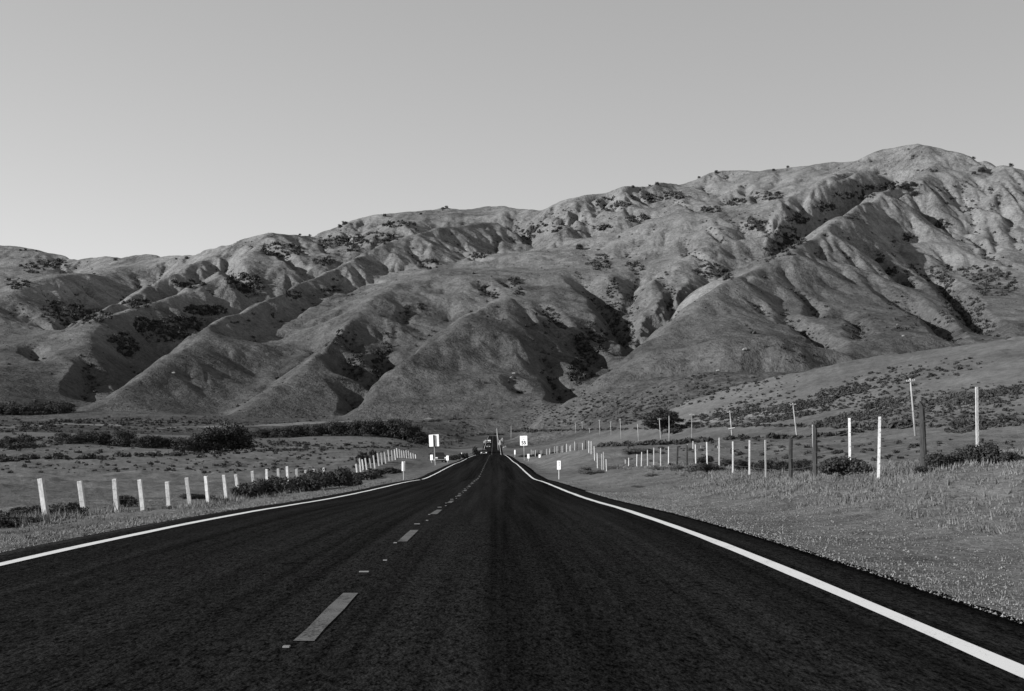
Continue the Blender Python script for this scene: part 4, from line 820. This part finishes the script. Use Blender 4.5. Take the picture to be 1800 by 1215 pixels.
line([(40, 748), (130, 742), (260, 744), (400, 742)], 140, 1.0, 2.8, 2.5); line([(0, 760), (100, 752), (240, 757)], 80, .8, 2.0, 2.5); line([(450, 765), (520, 768)], 40, 1.0, 2.0, 1.0)
for (px, py, rx, ry, n) in [(1290, 730, 60, 7, 90), (1400, 715, 70, 8, 120), (1480, 690, 50, 9, 90), (1380, 735, 80, 5, 90), (1500, 735, 70, 8, 120), (1560, 710, 50, 8, 80), (1680, 705, 80, 10, 90), (1720, 750, 60, 8, 60), (1250, 690, 120, 16, 60), (1100, 720, 120, 20, 70), (1600, 660, 150, 20, 70), (1230, 663, 30, 3, 20), (1760, 690, 40, 8, 40), (120, 775, 70, 6, 60), (1500, 760, 60, 4, 30)]:
    for k in range(int(n * 2.2)):
        a = rg.random() * 6.283; q = rg.random() ** .8; ox = rx * q * math.cos(a); p_ = hit(px + ox, py + ry * q * math.sin(a) - ox * .17, 60); pts.append(p_); szs.append((.25 + .8 * rg.random() ** 2) * min(1.4, p_.y / 420 + .3))
for k in range(3600):                              # low scrub over the terrace slope
    px, py = 900 + 900 * rg.random(), 752 - rg.random() * 110 * (.3 + .7 * rg.random()); p_ = hit(px, py, 150)
    if p_.y < 150 or p_.y > 1300 or p_.x < 25: continue
    if fnoise(np.array([p_.x / 25]), np.array([p_.y / 60]), 71)[0] < .35 + .3 * rg.random(): continue
    pts.append(p_); szs.append((.22 + .6 * rg.random() ** 2) * min(1.5, p_.y / 420 + .25))
for k in range(2600):                              # and over the left plain towards the hills
    px, py = 860 * rg.random(), 733 + 55 * rg.random(); p_ = hit(px, py, 150)
    if p_.y < 150 or abs(p_.x - RC) < 18 or fnoise(np.array([p_.x / 30]), np.array([p_.y / 45]), 72)[0] < .42 + .25 * rg.random(): continue
    pts.append(p_); szs.append((.2 + .6 * rg.random() ** 2) * min(2.2, p_.y / 350 + .2))
for k in range(900):                               # hummocks in the meadows
    px = rg.random() * 760 if k % 3 else 1100 + rg.random() * 700; p_ = hit(px, 772 + rg.random() * 60, 60)
    if abs(p_.x - RC) > 12 and p_.y > 60: pts.append(p_); szs.append(.12 + .3 * rg.random() ** 2 * min(2, p_.y / 150))
V, Fc = blobs(pts, szs, 46, rg, 1.0)
tag(link('field_brush', np_mesh('field_brush', V, Fc), M['brush']), 'low dark brush along the ditches, field edges and terrace slope', 'brush', kind='stuff')

# ------------------------------------------------------------------ grass
def tufts(n, samp, h0, h1, blades, seed, wid=.006):
    rg = np.random.default_rng(seed); Vs = []
    for k in range(n):
        x, y = samp(rg); z = zat(x, y) - .01; h = h0 + (h1 - h0) * rg.random() ** 2
        a = rg.random(blades) * 6.283; le = rg.random(blades) * .7 * h; hb = h * (.5 + .5 * rg.random(blades)); sp = .03 + h * .12
        bx, by = x + rg.normal(0, sp, blades), y + rg.normal(0, sp, blades); w_ = wid * (.7 + .6 * rg.random(blades)) * (1 + y / 25); t = rg.random(blades) * 6.283
        A = np.stack([bx - w_ * np.cos(t), by - w_ * np.sin(t), np.full(blades, z)], 1); B = np.stack([bx + w_ * np.cos(t), by + w_ * np.sin(t), np.full(blades, z)], 1)
        C = np.stack([bx + le * np.cos(a), by + le * np.sin(a), z + hb], 1); Vs.append(np.stack([A, B, C], 1).reshape(-1, 3))
    V = np.concatenate(Vs); return V, np.arange(len(V)).reshape(-1, 3)
def right_verge(rg):
    while True:
        y = 5 + 75 * rg.random() ** 1.7; x = RC + RH + .1 + rg.random() ** 1.3 * 14
        if x / y < .5 and fnoise(np.array([x * .5]), np.array([y * .4]), 4)[0] > .25 + .3 * rg.random() - .2 * (x > 6.5): return x, y
def left_verge(rg):
    while True:
        y = 13 + 90 * rg.random() ** 1.5; x = RC - RH - .1 - rg.random() ** 1.2 * 13
        if x / y > -.46: return x, y
a1 = tufts(26000, right_verge, .012, .05, 5, 1); a2 = tufts(13000, left_verge, .015, .09, 5, 2)
def bank_r(rg):
    y = 10 + 38 * rg.random() ** 1.2; return 6.2 + 12 * rg.random(), y
a5 = tufts(9000, bank_r, .04, .17, 6, 5)
def fence_r(rg):
    y = 24 + 95 * rg.random() ** 1.4; return np.interp(y, [24, 45, 63, 117], [9.6, 9.6, 11, 12.6]) + rg.normal(0, .8), y
def fence_l(rg):
    y = 30 + 60 * rg.random(); return -11.8 + rg.normal(0, .9), y
a3 = tufts(5200, fence_r, .06, .24, 7, 3); a4 = tufts(4200, fence_l, .1, .42, 7, 4)
V, Fc = join([a1, a2, a3, a4, a5])
tag(link('grass', np_mesh('grass', V, Fc), M['dry']), 'short dry grass on the road verges and along the fences', 'grass', kind='stuff')

# ------------------------------------------------------------------ gravel on the shoulders
rg = np.random.default_rng(88); n = 34000
yy = 5 + 45 * rg.random(n) ** 1.8; side = rg.random(n) < .72; off = rg.random(n) ** 1.6 * 3.2 - .12
xx = np.where(side, RC + RH + off, RC - RH - off * .6); yy = np.where(side, yy, yy + 8); sz = (.0025 + .009 * rg.random(n) ** 4) * (1 + yy / 40)
zz = np.array([max(zat(a, b), float(zsurf(a, b)) if abs(a - RC) < RH else -99) for a, b in zip(xx, yy)])
base = np.array([(1, 0, 0), (0, 1, 0), (-1, 0, 0), (0, -1, 0), (0, 0, .9), (0, 0, -.5)], float)
oct_f = np.array([(0, 1, 4), (1, 2, 4), (2, 3, 4), (3, 0, 4), (1, 0, 5), (2, 1, 5), (3, 2, 5), (0, 3, 5)])
V = base[None] * (1 + .35 * rg.normal(size=(n, 6, 1))) * sz[:, None, None] + np.stack([xx, yy, zz + sz * .2], 1)[:, None]
tag(link('gravel', np_mesh('gravel', V.reshape(-1, 3), (oct_f[None] + (np.arange(n) * 6)[:, None, None]).reshape(-1, 3)), M['gravel']), 'fine pale gravel strewn along the asphalt edges', 'gravel', kind='stuff')
